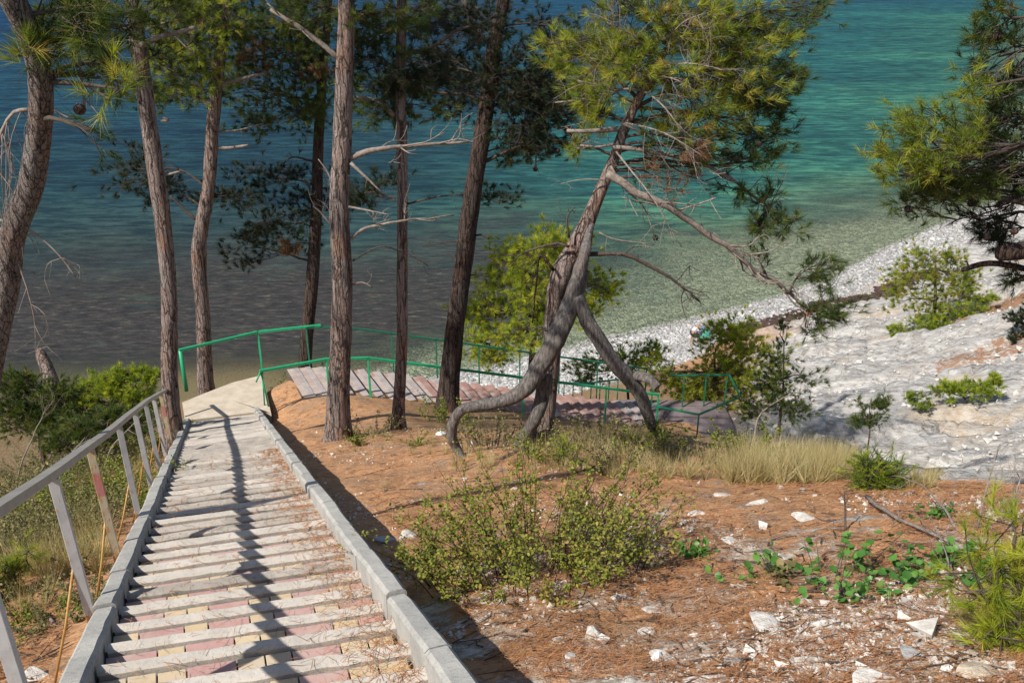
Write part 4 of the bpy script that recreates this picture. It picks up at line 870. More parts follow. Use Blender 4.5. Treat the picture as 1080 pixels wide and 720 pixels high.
bare(r8, pline(t, (690, 42), (705, 40), (735, 42), (765, 48)), .03, .012, 12, .6, 'dead'); bare(r8, pline(t, (690, 90), (660, 78), (640, 60), (632, 40)), .018, .008, 12, .5, 'dead'); bare(r8, pline(t, (680, 95), (650, 96), (615, 104), (585, 108)), .018, .008, 10, .45, 'dead')
bare(r8, pline(t, (644, 175), (660, 200), (680, 220), (690, 250)), .014, .006, 12, .5, 'dead', sub=3); bare(r8, pline(t, (656, 130), (690, 150), (705, 190), (700, 215)), .016, .006, 14, .5, 'dead', sub=3); bare(r8, pline(t, (632, 245), (650, 252), (690, 258)), .012, .006, 4, .3, 'dead')
for a_, b_ in (((690, 60), (640, 25)), ((700, 45), (742, 15)), ((684, 80), (740, 100)), ((668, 110), (610, 85)), ((676, 95), (720, 140)), ((660, 130), (740, 165)), ((650, 160), (720, 260)), ((690, 70), (770, 75))):
    m_ = ((a_[0]+b_[0])/2, (a_[1]+b_[1])/2-6); bare(r8, pline(t, (*a_, -.1), (*m_, -.6), (*b_, -.8)), .013, .005, 12, .5, 'dead', sub=3)
bare(r8, pline(t, (600, 260), (585, 256), (550, 268), (540, 280)), .02, .008, 8, .4, 'twig'); bare(r8, pline(t, (584, 285), (570, 268), (566, 300), (560, 340)), .022, .008, 8, .4, 'bark_dark_shaded'); bare(r8, pline(t, (600, 250), (598, 230), (606, 218)), .016, .008, 5, .3, 'twig'); bare(r8, pline(t, (636, 190), (612, 190), (592, 194)), .010, .004, 2, .3, 'dead')
bare(r8, pline(t, (590, 360), (572, 345), (560, 350)), .025, .01, 3, .3, 'grey_wood')
for x, y in ((722, 20), (744, 66), (812, 104), (690, 248), (800, 150)): cone_part(r8, P(x, y, t-.2), .045)

FDEN = 1.9
# --- pine reaching in from the right edge
WK[0] = .84; upright(250); t = 9.2; X9 = 55; r9 = root('pine_tree', np.r_[P(1180, 420, t)[:2], gz(*P(1180, 420, t)[:2])], 'pine reaching in from the right edge with cones and a thick dead lower branch', 'tree', 'pines beside the stair')
tr, rr = trunk(r9, [(1185, 420, 60), (1172, 330, 52), (1158, 250, 48), (1142, 160, 44), (1125, 60, 38), (1105, -60, 30), (1085, -200, 18)], t, mat='bark_dark_shaded', n=20)
f = Foliage(); lit = dict(mat='needle_lit', tintoff=-.12)
masses(r9, f, tr, rr, [(985, 150, 40, 36, 85, -.4, lit), (950, 165, 26, 30, 42, -.3, lit), (1010, 180, 44, 30, 90, -.2), (975, 205, 34, 22, 50, .1), (1045, 130, 40, 40, 90, .2), (1055, 185, 34, 30, 60, .3, dict(mat='needle_dark')), (1055, 60, 34, 40, 60, .2, dict(mat='needle_dark')), (1050, 20, 30, 30, 40, -.1), (1030, 235, 40, 16, 30, .2, dict(mat='needle_dark')), (1060, 240, 26, 24, 26, .3, dict(mat='needle_dark')), (1040, 90, 26, 16, 22, -.5, lit), (1068, 290, 16, 16, 16, .3)], t, mat='needle', needle=(32, .115, .0055))
for c, rad, n in (((6.0, 9.6, 27.2), (1.6, 1.5, .6), 110), ((4.2, 9.2, 28.0), (1.2, 1.2, .5), 60), ((5.6, 8.3, 28.6), (1.6, 1.4, .6), 80)): grow(r9, f, tr, rr, c, rad, n, mat='needle', attach=.8, w0=.04, needle=(20, .15, .008))
f.build(r9)
bare(r9, pline(t, (1158, 250, .1), (1090, 262), (1052, 266, -.1)), .10, .075, 0, mat='bark_dark_shaded'); bare(r9, pline(t, (1168, 300), (1060, 280), (1014, 285, -.1)), .035, .025, 1, .2, 'bark_dark_shaded'); bare(r9, pline(t, (1152, 225), (1060, 212), (1010, 190), (960, 140)), .035, .012, 5, .3, 'twig')
for x, y in ((1012, 203), (1030, 218), (1055, 212), (1042, 250), (1020, 214), (1070, 240), (960, 218), (1052, 36)): cone_part(r9, P(x, y, t-.2+rng.uniform(-.1, .1)), .042)
upright(None)
print('trees', round(time.time()-T00, 1))

# ------------------------------------------------------------------ shrubs, saplings and grass
def bush(name, label, cat, base, lst, mat, needle=(26, .10, .006), group=None, t=None, stem=(.05, .25), wood='bark_far', shared=None, **kw):
    g = ground(*base) if t is None else P(base[0], base[1], t); tt = depth(g)
    rt = root(name, g, label, cat, group); f = Foliage()
    top = min(b[1] for b in lst); mid = P(np.mean([b[0] for b in lst]), (base[1]+top)/2, tt); foot = g-UP*.15
    if t is not None: foot[2] = min(foot[2], gz(g[0], g[1])-.2)
    tp = P(np.mean([b[0] for b in lst]), top, tt); p = wob(spline([foot, g*.5+mid*.5, mid, tp*.8+mid*.2], 24), .05); r = np.linspace(stem[0], stem[0]*stem[1], 24)
    gg = Gr(); gg.tube(p, r, 9, rough=.06); part(gg, 'trunk', M[wood], rt)
    for b in lst:
        x, y, rx, ry, n = b[:5]; k = dict(mat=mat, needle=needle, w0=stem[0]*.5); k.update(kw)
        if len(b) > 5: k.update(b[5])
        c, rad, n = B(x, y, tt, rx, ry, n); c = c+rng.normal(0, .25, 3)*rad*np.array([0, 1, 0]); grow(rt, f, p, r, c, rad, n, **k)
    f.build(rt); return rt
FDEN = 3.6
bush('young_pine', 'sunlit yellow green young pine on the drop behind the twisted grey trunk', 'tree', (556, 404), [(560, 272, 40, 26, 110), (535, 290, 30, 24, 70), (590, 262, 30, 22, 70), (520, 335, 34, 24, 70), (550, 345, 44, 22, 70), (508, 365, 26, 20, 44), (635, 302, 24, 18, 44), (612, 330, 20, 16, 24), (585, 320, 34, 26, 60)], 'needle_young', (30, .19, .016), t=27, stem=(.10, .3), tintoff=.12)
bush('bush', 'yellow green pine shrub with brown patches beyond the lower landing', 'bush', (765, 440), [(770, 362, 34, 26, 90), (756, 392, 30, 24, 80), (792, 388, 36, 32, 90), (722, 408, 24, 18, 50), (765, 425, 40, 20, 60), (700, 392, 22, 22, 34), (775, 405, 22, 20, 16, dict(mat='needle_dead'))], 'needle_young', (30, .17, .017), t=29, stem=(.07, .3), tintoff=.2)
bush('bush', 'low bright green bush between the twisted pine and the pebble beach', 'bush', (668, 408), [(660, 375, 24, 20, 44), (640, 390, 24, 16, 34), (690, 378, 18, 18, 26), (620, 395, 20, 12, 24)], 'needle_young', (28, .16, .017), t=31, tintoff=-.15)
FDEN = 1.5
bush('young_pine', 'dark slender young pine standing right of the yellow green shrub', 'tree', (822, 455), [(822, 352, 10, 14, 16), (822, 375, 22, 16, 40), (835, 400, 34, 16, 60), (812, 405, 30, 18, 50), (845, 425, 28, 14, 44), (820, 435, 40, 16, 60), (800, 425, 20, 20, 40), (858, 400, 14, 10, 16)], 'needle', (28, .13, .012), t=24, stem=(.045, .3), tintoff=-.1)
FDEN = 2.0
bush('young_pine', 'bushy young pine growing alone on the pale rock slope near the pebbles', 'tree', (986, 338), [(985, 270, 24, 16, 60), (965, 288, 26, 18, 60), (1010, 286, 24, 18, 60), (985, 300, 36, 18, 80), (955, 312, 22, 12, 40), (1015, 310, 18, 14, 34), (990, 322, 30, 10, 40)], 'needle_lit', (30, .28, .024), t=50, stem=(.12, .4), tintoff=0)
FDEN = 3.6
bush('shrub', 'flat yellow green shrub spreading below the lone young pine', 'shrub', (990, 345), [(950, 350, 18, 5, 34), (985, 340, 24, 6, 50), (1020, 326, 22, 6, 50), (1045, 316, 14, 6, 24)], 'needle_young', (22, .22, .03), stem=(.05, .3), tintoff=-.15)
bush('shrub', 'low green juniper on the bare rock slope at the right edge', 'shrub', (1022, 424), [(1025, 408, 24, 8, 60), (1000, 414, 14, 8, 24), (1045, 402, 10, 8, 22), (970, 420, 14, 9, 20, dict(tintoff=-.3))], 'needle_young', (24, .16, .018), stem=(.04, .3), tintoff=-.12)
bush('sapling', 'thin dark pine sapling on the rock slope behind the dry grass', 'sapling', (918, 470), [(915, 428, 14, 8, 24), (930, 425, 10, 6, 14), (918, 445, 18, 8, 24), (905, 440, 8, 8, 12)], 'needle', (22, .12, .009), t=22, stem=(.02, .4))
bush('shrub', 'dense bright green shrub at the brink beside the dry grass', 'shrub', (922, 518), [(915, 494, 14, 12, 50), (935, 500, 14, 10, 44), (925, 508, 20, 8, 50)], 'needle_young', (22, .055, .005), stem=(.02, .4), tintoff=-.3)
FDEN = 1.5
bush('bush', 'yellow green pine bush at the lower right corner', 'bush', (1075, 690), [(1046, 588, 22, 18, 10), (1072, 566, 22, 22, 12), (1040, 622, 26, 18, 12), (1078, 606, 24, 26, 16), (1066, 652, 30, 22, 18), (1095, 590, 24, 36, 16), (1028, 602, 16, 14, 5), (1050, 674, 20, 16, 10), (1100, 650, 30, 30, 16), (1080, 692, 30, 18, 12)], 'needle_young', (46, .11, .0030), stem=(.016, .4), tintoff=0, cone=(8, 46), wood='bark_far')
FDEN = 3.6
bush('shrub', 'tiny green pine seedling growing at the roots of the twisted pine', 'shrub', (600, 490), [(600, 475, 12, 8, 16), (588, 482, 10, 6, 10)], 'needle_young', (22, .06, .004), stem=(.012, .4), tintoff=-.1)
bush('bush', 'dark shaded bush on the soil bank at the right frame edge', 'bush', (1085, 372), [(1082, 345, 14, 20, 50), (1078, 365, 12, 10, 24), (1090, 320, 14, 16, 30)], 'needle_dark', (24, .2, .025), t=40, stem=(.06, .3))
# left thicket
bush('bush', 'sunlit yellow green bush behind the handrail at the top left of the thicket', 'bush', (125, 455), [(120, 402, 26, 16, 60), (145, 398, 18, 14, 40), (100, 415, 26, 16, 56), (150, 418, 20, 16, 40), (125, 430, 36, 14, 60, dict(mat='needle'))], 'needle_young', (28, .12, .011), t=19.5, stem=(.05, .3), tintoff=-.08)
bush('bush', 'shaded dark green bush at the far left behind the dry brush', 'bush', (45, 480), [(20, 415, 30, 20, 70), (55, 418, 30, 18, 70), (30, 440, 44, 18, 90), (75, 440, 30, 18, 60), (20, 402, 14, 12, 20, dict(mat='needle')), (60, 425, 12, 10, 12, dict(mat='needle_young'))], 'needle', (28, .12, .010), t=17.5, stem=(.05, .3))
bush('bush', 'dark evergreen bush between the shaded bush and the handrail', 'bush', (95, 475), [(95, 450, 30, 16, 70), (130, 452, 28, 14, 60), (70, 462, 26, 12, 40), (118, 442, 10, 8, 10, dict(mat='needle'))], 'needle', (28, .11, .010), t=16.5, stem=(.04, .3))
bush('shrub', 'small bright pine seedling beside the dry grass under the handrail', 'shrub', (16, 628), [(14, 605, 14, 12, 18), (22, 592, 10, 10, 10), (4, 612, 10, 10, 10)], 'needle_young', (30, .09, .003), stem=(.010, .4), tintoff=-.1)

def leafy(name, label, cat, base, nst, h, spread, leaf, per, mat='leaf', wood='twig', group=None, lean=(0, 0, 0), bright=0, stemw=.004, dens=(.3, 1), asp=.6, tw=3):
    g = np.array(base, float) if len(base) == 3 else ground(*base); rt = root(name, g, label, cat, group); wd = Gr(); lf = Gr(); pos = []; nr = []
    for i in range(nst):
        a = rng.uniform(0, 2*pi); q = rng.uniform(0, 1)**.7; off = np.array([cos(a), sin(a), 0])*spread*.5*q*(0.0 if nst < 17 else 1); b = g+off; b[2] = gz(b[0], b[1])-.03
        hh = h*rng.uniform(.45, 1.05)*(1-.35*q); d = np.array([cos(a), sin(a), 0])*spread*(.6 if nst < 17 else .35)*rng.uniform(.2, 1.2)+np.array(lean)*hh
        s = wob(spline([b, b+d*.35+UP*hh*.55, b+d+UP*hh], 10), .06*hh, 2); wd.tube(s, np.linspace(stemw, stemw*.35, 10), 4)
        segs = [s]
        for _ in range(tw):
            e = s[int(rng.integers(2, 9))]; v = rng.normal(size=3)*.5+UP*.5; l = hh*rng.uniform(.15, .35); u = wob(spline([e, e+v*l*.5, e+v*l+rng.normal(0, .1*l, 3)], 6), .05*l); wd.tube(u, np.linspace(stemw*.5, stemw*.2, 6), 3); segs.append(u)
        for sg in segs:
            m = int(per*rng.uniform(.5, 1.4)/(1 if sg is s else 2))
            k = (rng.uniform(dens[0], dens[1], m)*(len(sg)-1)).astype(int); pos.append(sg[k]+rng.normal(0, leaf*.45, (m, 3))); nr.append(np.tile(UP*.8, (m, 1)))
    pos = np.vstack(pos); part(wd, 'stem', M[wood], rt)
    lf.leaves(pos, np.vstack(nr), leaf, np.clip(rng.beta(2, 2, len(pos))+bright, 0, 1), asp); part(lf, 'leaves', M[mat], rt); return rt
leafy('shrub', 'big sparse leafy shrub of thin twigs beside the right kerb, largest on the slope', 'shrub', (560, 612), 135, 1.0, 1.5, .029, 18, tw=7, bright=.14, wood='bark_far')
leafy('shrub', 'grey brown half dry shrub hugging the uphill side of the big leafy shrub', 'shrub', (640, 590), 60, .6, .9, .022, 12, 'leaf_grey', tw=4)
leafy('shrub', 'low leafy twig shrub overhanging the right kerb', 'shrub', (455, 600), 14, .55, .5, .030, 16, lean=(-.3, 0, 0), tw=3)
leafy('shrub', 'yellow leaved small shrub at the foot of the big leafy shrub', 'shrub', (585, 640), 8, .22, .3, .03, 12, bright=.35)
for lb_, b, n_, h_, s_, lf_ in (('round leaved green plant with a dark burnt stump in the middle of the needle slope', (880, 614), 46, .26, .95, .055), ('small round leaved plant left of the burnt stump plant', (738, 588), 12, .2, .3, .048), ('round leaved sprig growing against the yellow green corner bush', (1000, 606), 26, .24, .5, .052), ('tiny green sprig between the bare twigs at the right edge', (985, 548), 7, .2, .3, .05)):
    leafy('plant', lb_, 'plant', b, n_, h_, s_, lf_, 6, 'leaf_round', 'twig', asp=.95, tw=1)
leafy('shrub', 'dull reddish low plant beside the round leaved plant', 'plant', (818, 612), 9, .18, .3, .05, 6, 'leaf_grey', asp=.8, tw=1)
# scrub around the feet of the twisted pine and along the steps
i = 0
for lb_, b, n_, h_, s_, l_, m_ in (('green scrub sprouting at the foot of the dark leaning trunk', (470, 446), 26, .75, 1.1, .05, 'leaf'), ('scrubby dry bush under the arched grey limb', (520, 470), 50, .75, 1.3, .035, 'leaf_grey'), ('tangled twiggy bush right behind the forked grey limbs', (640, 478), 46, .75, 1.3, .035, 'leaf_grey'),
    ('leafy green bush beside the far grey limb and the landing', (690, 478), 22, .5, .8, .05, 'leaf'), ('yellow green shrub in front of the lower landing', (790, 482), 30, .6, 1.0, .045, 'leaf'), ('dark twiggy scrub right of the slim pine', (396, 458), 20, .55, 1.0, .035, 'leaf_grey'),
    ('thin yellow weeds between the grey limbs', (572, 486), 26, .5, .9, .03, 'leaf'), ('dry brown bush between the landing and the dry grass', (745, 488), 40, .45, 1.2, .03, 'leaf_grey'), ('pale dry shrub in front of the forked grey limb', (655, 496), 34, .45, 1.0, .025, 'leaf_grey'), ('green weed tuft left of the slim pine foot', (378, 470), 10, .35, .5, .035, 'leaf'), ('small green shrub amid the dry grass at the brink', (828, 506), 14, .3, .35, .03, 'leaf'), ('scattered weeds in front of the leaning dark trunk', (440, 470), 14, .3, 1.0, .03, 'leaf')):
    leafy('shrub', lb_, 'shrub', b, n_, h_, s_, l_, 14, m_, tw=4)
# brush on the left bank
for lb_, b, n_, h_, s_, l_, m_ in (('grey green brush bush against the middle posts of the handrail', (105, 545), 150, .85, 1.7, .04, 'leaf'), ('tall dry brush bush at the left edge below the dark bush', (20, 545), 150, 1.0, 1.9, .04, 'leaf_grey'), ('dry yellow brush in the middle of the left bank', (60, 575), 120, .75, 1.6, .036, 'leaf_grey'), ('dense olive brush just under the shaded bushes', (70, 505), 170, 1.1, 2.6, .042, 'leaf_grey'),
    ('reddish dry brush by the rusty braces', (95, 640), 30, .3, .7, .028, 'leaf_grey'), ('olive brush by the last handrail posts', (158, 480), 90, 1.0, 1.5, .05, 'leaf'), ('low brown dry weeds on the bare soil left of the nearest posts', (25, 660), 60, .28, 1.6, .03, 'leaf_grey'), ('low green weeds at the foot of the nearest posts', (40, 660), 18, .22, .7, .03, 'leaf'), ('twiggy brown brush beside the left edge under the pine trunk', (-10, 600), 100, .8, 1.3, .034, 'leaf_grey')):
    leafy('shrub', lb_, 'shrub', b, n_, h_, s_, l_, 15, m_, tw=5)
# weedy fringe behind the landing
leafy('shrub', 'pale weedy fringe behind the concrete landing under the green rail', 'shrub', P(240, 408, 25.5), 60, 1.0, 3.6, .06, 12, 'leaf', tw=3, bright=.1)
leafy('shrub', 'straggling weeds behind the first mauve steps', 'shrub', P(300, 385, 26.5), 30, .6, 2.6, .05, 10, 'leaf_grey', tw=3)
# dry grass
gg = G()
def grass(x0, x1, y0, y1, n, L, mat=None, lean=.25):
    pos = []; 
    for _ in range(n//26):
        g = ground(rng.uniform(x0, x1), rng.uniform(y0, y1), 3, 40); pos.append(g)
    pos = np.array(pos); d = np.tile(UP, (len(pos), 1))+rng.normal(0, .22, (len(pos), 3)); gg.needles(pos, d, 26, L, .0055, (3, 38), .05, tint=rng.uniform(0, .85, len(pos)), droop=.12)
grass(770, 905, 478, 512, 8000, .5); grass(960, 992, 500, 515, 1000, .26); grass(640, 800, 482, 506, 3200, .30); grass(470, 640, 470, 500, 1800, .26); grass(560, 700, 455, 490, 1600, .45)
grass(0, 110, 500, 610, 5200, .55); grass(-60, 60, 560, 660, 2000, .45); grass(110, 165, 470, 530, 1600, .55); grass(350, 480, 455, 480, 700, .2); grass(400, 700, 500, 640, 1000, .2)
tag(gg.build('dry_grass', M['straw']), kind='stuff')

# ------------------------------------------------------------------ dead sticks, stump
def stick(label, pts, w0, w1, twigs, tl, mat='dead', group=None, name='bare_branch'):
    b = np.array(pts[0]); rt = root(name, b, label, 'branch', group); bare(rt, pts, w0, w1, twigs, tl, mat, 'stick', 2); return rt
def gp(x, y, up=0): p = ground(x, y); p[2] += up; return p
stick('long grey fallen branch lying across the needles right of the round leaved plant', [gp(912, 534, .10), gp(955, 556, .03), gp(1000, 576, .02)], .018, .008, 5, .35, 'dead')
stick('bare forked twig standing up at the right behind the corner bush', [gp(1066, 566), gp(1062, 560)+UP*.25, gp(1066, 556)+UP*.62], .010, .004, 8, .3)
stick('leafless grey twig leaning beside the rock gully', [gp(1030, 560), gp(1030, 556)+UP*.3, gp(1034, 552)+UP*.62], .009, .003, 8, .3)
stick('low spreading dead twig at the end of the needle slope', [gp(1010, 560), gp(985, 545)+UP*.15, gp(950, 525)+UP*.2], .010, .004, 9, .3)
stick('short upright dead twig above the burnt stump plant', [gp(892, 560), gp(890, 555)+UP*.12, gp(886, 550)+UP*.25], .010, .005, 5, .15, 'twig')
for k_, (x, y) in enumerate(((1000, 625), (1065, 640))): stick(('pale bare stem rising out of the corner bush', 'grey dead stem poking through the corner bush nearest the frame edge')[k_], [gp(x, y), gp(x-8, y-20)+UP*.15, gp(x-28, y-45)+UP*.28], .006, .003, 3, .15)
stick('pale curved dead stem arching beside the lower landing', [P(795, 470, 15), P(800, 440, 15), P(822, 420, 15), P(852, 410, 15)], .014, .006, 3, .4)
for k_, pt in enumerate((((12, 520), (30, 470), (48, 430)), ((50, 530), (70, 490), (90, 462)), ((30, 500), (60, 470), (82, 455)), ((100, 500), (118, 470), (150, 436)))):
    g = ground(pt[0][0], pt[0][1]+20); tt = depth(g)-.3; stick(('pale dead stem leaning out of the dry brush at the far left', 'grey dead stem in the middle of the left brush', 'thin crooked dead stem before the shaded bush', 'dead stem slanting toward the handrail top')[k_], [g]+[P(x, y, tt) for x, y in pt[1:]], .016, .006, 6, .5)
stick('charred stick standing out of the needles below the round leaved plant', [gp(888, 640), gp(885, 632)+UP*.06, gp(882, 628)+UP*.10], .014, .008, 4, .1, 'bark_dark_shaded')
t = 20.5; rs = root('tree_stump', P(52, 428, t), 'broken grey tree stump leaning left among the bushes on the left', 'stump')
trunk(rs, [(56, 432, 18), (55, 405, 16), (50, 388, 15), (44, 374, 12), (41, 368, 7)], t, mat='bark', n=16, rough=.16)
r = root('cut_branch_stub', gp(60, 650), 'small silver grey dead root sticking up by the left kerb stones', 'branch'); bare(r, [gp(60, 662), gp(52, 655)+UP*.05, gp(40, 650)+UP*.07], .016, .01, 2, .1, 'dead', 'stick')
print('plants', round(time.time()-T00, 1))

# ------------------------------------------------------------------ stones
import bmesh
def stone_mesh(seed, flat, ang):
    bm = bmesh.new(); bmesh.ops.create_icosphere(bm, subdivisions=3, radius=.5); v = np.array([q.co[:] for q in bm.verts])
    r = np.random.default_rng(seed); nrm = r.normal(size=(15, 3)); nrm /= np.linalg.norm(nrm, axis=1, keepdims=True); off = r.uniform(.24, .40, 15)
    for n_, o_ in zip(nrm, off): dd = v @ n_-o_; v = v-np.maximum(dd, 0)[:, None]*n_*ang
    v = v*(1+.06*fbm(v*3+seed*3.1, 3, 2)[:, None]+.03*fbm(v*9+seed, 2, 5)[:, None]); v[:, 2] *= flat
    for q, c in zip(bm.verts, v): q.co = c
    me = bpy.data.meshes.new('stone'); bm.to_mesh(me); bm.free(); me.materials.append(M['stone'])
    return me
SM = [stone_mesh(i, fl, .95) for i, fl in enumerate((.45, .6, .35, .7, .5, .4, .55))]
def rock(px, py, w, h, label, k=0, mat=None, rz=0, group=None, tilt=0):
    g = ground(px, py+h*.35); t = depth(g); o = bpy.data.objects.new('stone', SM[k] if mat is None else SM[k].copy()); C.objects.link(o)
    if mat: o.data.materials[0] = M[mat]
    s = w*t/F*1.12; hz = max(.35, min(1.6, h/w*1.5)); o.scale = (s, s*rng.uniform(.7, 1), s*hz); o.location = g+UP*s*hz*.035; o.rotation_euler = (tilt+rng.normal(0, .12), rng.normal(0, .12), rz+rng.normal(0, .3))
    tag(o, label, 'stone', group); return o
big = [(625, 662, 26, 32, 'upright white slab of stone below the big leafy shrub', 3), (812, 656, 56, 22, 'broad flat white rock in the middle foreground', 0), (1030, 702, 40, 26, 'squarish tan stone block beside the corner bush', 4, 'stone_tan'), (995, 633, 16, 10, 'small bright white stone left of the corner bush', 1),
       (745, 716, 56, 16, 'grey white rock at the bottom edge in the middle', 2), (925, 718, 62, 18, 'large white rock cut by the bottom edge on the right', 5), (618, 598, 22, 16, 'white stone tucked under the right side of the big leafy shrub', 3), (636, 600, 16, 14, 'greyish stone touching the white one under the big leafy shrub', 6, 'stone_grey'),
       (600, 690, 22, 20, 'pale stone left of the upright slab at the bottom', 1), (772, 568, 24, 11, 'flat pale stone right of the small round leaved plant', 0), (735, 540, 22, 9, 'pale stone in the upper part of the needle slope', 5), (900, 700, 42, 12, 'long thin white rock near the bottom right', 2), (762, 520, 18, 8, 'chalky stone near the brink in the middle', 4), (430, 562, 26, 12, 'white stone in the shade of the right kerb', 3),
       (610, 702, 16, 12, 'little white stone at the bottom below the upright slab', 4), (35, 706, 40, 26, 'pale rock at the foot of the nearest handrail post', 6), (112, 640, 14, 12, 'white stone against the left kerb by a rusty post', 1), (965, 690, 40, 16, 'slanted grey white rock near the tan block', 0, 'stone_grey'), (775, 695, 30, 12, 'low grey stone in the bottom middle', 2, 'stone_grey'), (680, 664, 22, 12, 'white stone right of the upright slab', 5)]
big += [(690, 640, 30, 14, 'cracked pale slab sunk in the debris above the upright slab', 2), (850, 700, 46, 14, 'wide low white slab at the bottom edge left of the tan block', 5), (700, 690, 34, 14, 'white slab between the upright slab and the bottom edge', 0), (655, 628, 24, 10, 'sunken pale stone just right of the greyish stone', 2), (560, 694, 22, 12, 'white stone beside the kerb shade at the bottom', 6), (870, 660, 34, 10, 'thin pale slab right of the broad flat rock', 5), (800, 530, 28, 8, 'thin chalk slab lying flat near the upper needles', 2), (850, 545, 30, 8, 'flat pale slab above the round leaved plant', 0), (690, 575, 26, 10, 'chalky slab left of the small round leaved plant', 5)]
for b in big: rock(b[0], b[1], b[2], b[3], b[4], b[5], b[6] if len(b) > 6 else None)
n_ = 0
while n_ < 215:
    x = rng.uniform(400, 1075); y = 500+220*rng.uniform(0, 1)**.75
    if x < 395+(y-560)*.9+70 and y > 520: continue
    dens = .5+.5*smooth(560, 700, y)*smooth(480, 640, x)
    if fbm(np.array([[x*.018, y*.03, 3.]]), 2, 50)[0]*1.6+.1 < rng.uniform(-1, 1)*.8 or rng.uniform() > dens: continue
    w_ = rng.lognormal(2.0, .45)*(.55+.75*(y-500)/220); w_ = min(w_, 26)
    rock(x, y, w_, w_*rng.uniform(.4, .75), 'small white limestone fragment lying loose among the orange needles', int(rng.integers(0, 7)), None, rng.uniform(0, 6), 'loose limestone fragments'); n_ += 1
# chips too many to count
cg = G(); ico = np.array([(0, 0, 1), (.9, 0, 0), (-.4, .8, .1), (-.5, -.7, 0), (.1, .1, -.8)])*.5; it = np.array([(0, 1, 2), (0, 2, 3), (0, 3, 1), (4, 2, 1), (4, 3, 2), (4, 1, 3)])
def chips(n, cond, size):
    k = 0
    while k < n:
        x = rng.uniform(300, 1085, 600); y = rng.uniform(448, 724, 600); r = np.array([onslope(a, b, 2.06) for a, b in zip(x, y)]); z = terrain(r[:, 0], r[:, 1])
        c = fbm(np.c_[r[:, :2]*1.3, np.zeros(600)], 3, 77)+cond(x, y) > rng.uniform(-.2, .9, 600)
        for p, zz in zip(r[c], z[c]):
            s = size*rng.lognormal(0, .5); a = rng.normal(size=(3, 3)); q_, _ = np.linalg.qr(a); v = (ico*rng.uniform(.5, 1.2, (5, 3))) @ q_; v[:, 2] *= .6
            cg.add(v*s+np.array([p[0], p[1], zz+s*.12]), it, None); k += 1
chips(3600, lambda x, y: -.25+.75*smooth(560, 700, y)*smooth(520, 760, x), .026)
chips(3600, lambda x, y: -.15+x*0, .027)
tag(cg.build('gravel', M['stone'], smooth_=False), kind='stuff')
# small broken twigs and bark lying in the needles
tw_g = Gr(); k = 0
while k < 1300:
    left = rng.uniform() < .3; x, y = (rng.uniform(-20, 150), rng.uniform(560, 720)) if left else (rng.uniform(300, 1080), 448+272*rng.uniform()**.8)
    if (not left and x < 300+(y-440)*.74+25) or (left and x > 180-(y-440)*.5): continue
    p = onslope(x, y, 2.06); L = rng.lognormal(-2.3, .55); th = rng.uniform(0, pi); d = np.array([cos(th), sin(th), 0])*L; q = np.stack([p-d/2, p+rng.normal(0, .08*L, 3), p+d/2]); q[:, 2] = terrain(q[:, 0], q[:, 1])+.006+rng.uniform(0, .02, 3)
    tw_g.tube(q, np.array([1, .8, .5])*rng.uniform(.003, .007), 4, tint=rng.uniform()); k += 1
tag(tw_g.build('twig_litter', M['twig']), kind='stuff')
# fallen needles on the slope and on the treads
lg = G()
def litter(x, y, h=2.06, step=False):
    m = len(x); r = np.array([onslope(a, b, h) for a, b in zip(x, y)]); z = terrain(r[:, 0], r[:, 1])+.006
    if step:
        a = r @ AL; rr_ = r @ RT; a = a+skew(a)*rr_; kk = np.floor((a-A0)/RUN)+1; z = H-1.6-TS*(A0+kk*RUN)+.004
    th = rng.uniform(0, 2*pi, m); L = rng.uniform(.05, .12, m); w_ = rng.uniform(.0018, .0032, m)*np.clip(np.hypot(r[:, 0], r[:, 1])/5, 1, 3)
    d = np.c_[np.cos(th), np.sin(th), rng.normal(0, .10 if step else .22, m)]; d[:, 2] += -.1*0; n_ = np.c_[-np.sin(th), np.cos(th), np.zeros(m)]; c = np.c_[r[:, :2], z+rng.uniform(0, .012 if step else .03, m)]
    e = d*L[:, None]/2; md = c+n_*(L*rng.normal(0, .10, m))[:, None]; q = n_*w_[:, None]/2; slope = np.array([AL[0], AL[1], 0])
    if not step: e[:, 2] += -TS*(e @ AL)
    v = np.stack([c-e-q, c-e+q, md-q, md+q, c+e], 1); t_ = np.array([(0, 1, 3), (0, 3, 2), (2, 3, 4)])
    lg.add(v.reshape(-1, 3), (np.arange(m)[:, None, None]*5+t_[None]).reshape(-1, 3), None, np.repeat(rng.beta(2, 2, m), 5))
k = 95000; x = rng.uniform(300, 1090, k); y = 446+279*rng.uniform(0, 1, k)**.8; ok = x > 300+(y-440)*.74+25
ok &= fbm(np.c_[x*.012, y*.02, x*0], 4, 60) > rng.uniform(-.75, .45, k)
ok &= rng.uniform(size=k) > .25*smooth(600, 700, y)*smooth(480, 640, x)
litter(x[ok], y[ok])
x = rng.uniform(-40, 160, 7000); y = rng.uniform(560, 720, 7000); ok = x < 195-(y-440)*.5-15; litter(x[ok], y[ok], 2.1)
a = 1.6+11*rng.uniform(0, 1, 6500)**1.4; r = WR_-.02-np.abs(rng.normal(0, .17, 6500)); r = np.where(rng.uniform(size=6500) < .3, rng.uniform(WL+.05, WR_-.03, 6500), r); pts = AL*a[:, None]+RT*r[:, None]+np.c_[a*0, a*0, H-1.6-TS*a]
pr = np.array([(540+F*(p-CAM)[0]/depth(p), 360+F*((p-CAM) @ np.array([0, -sin(PITCH), -cos(PITCH)]))/depth(p)) for p in pts]); litter(pr[:, 0], pr[:, 1], 1.6, True)
tag(lg.build('pine_needle_litter', M['litter']), kind='stuff')
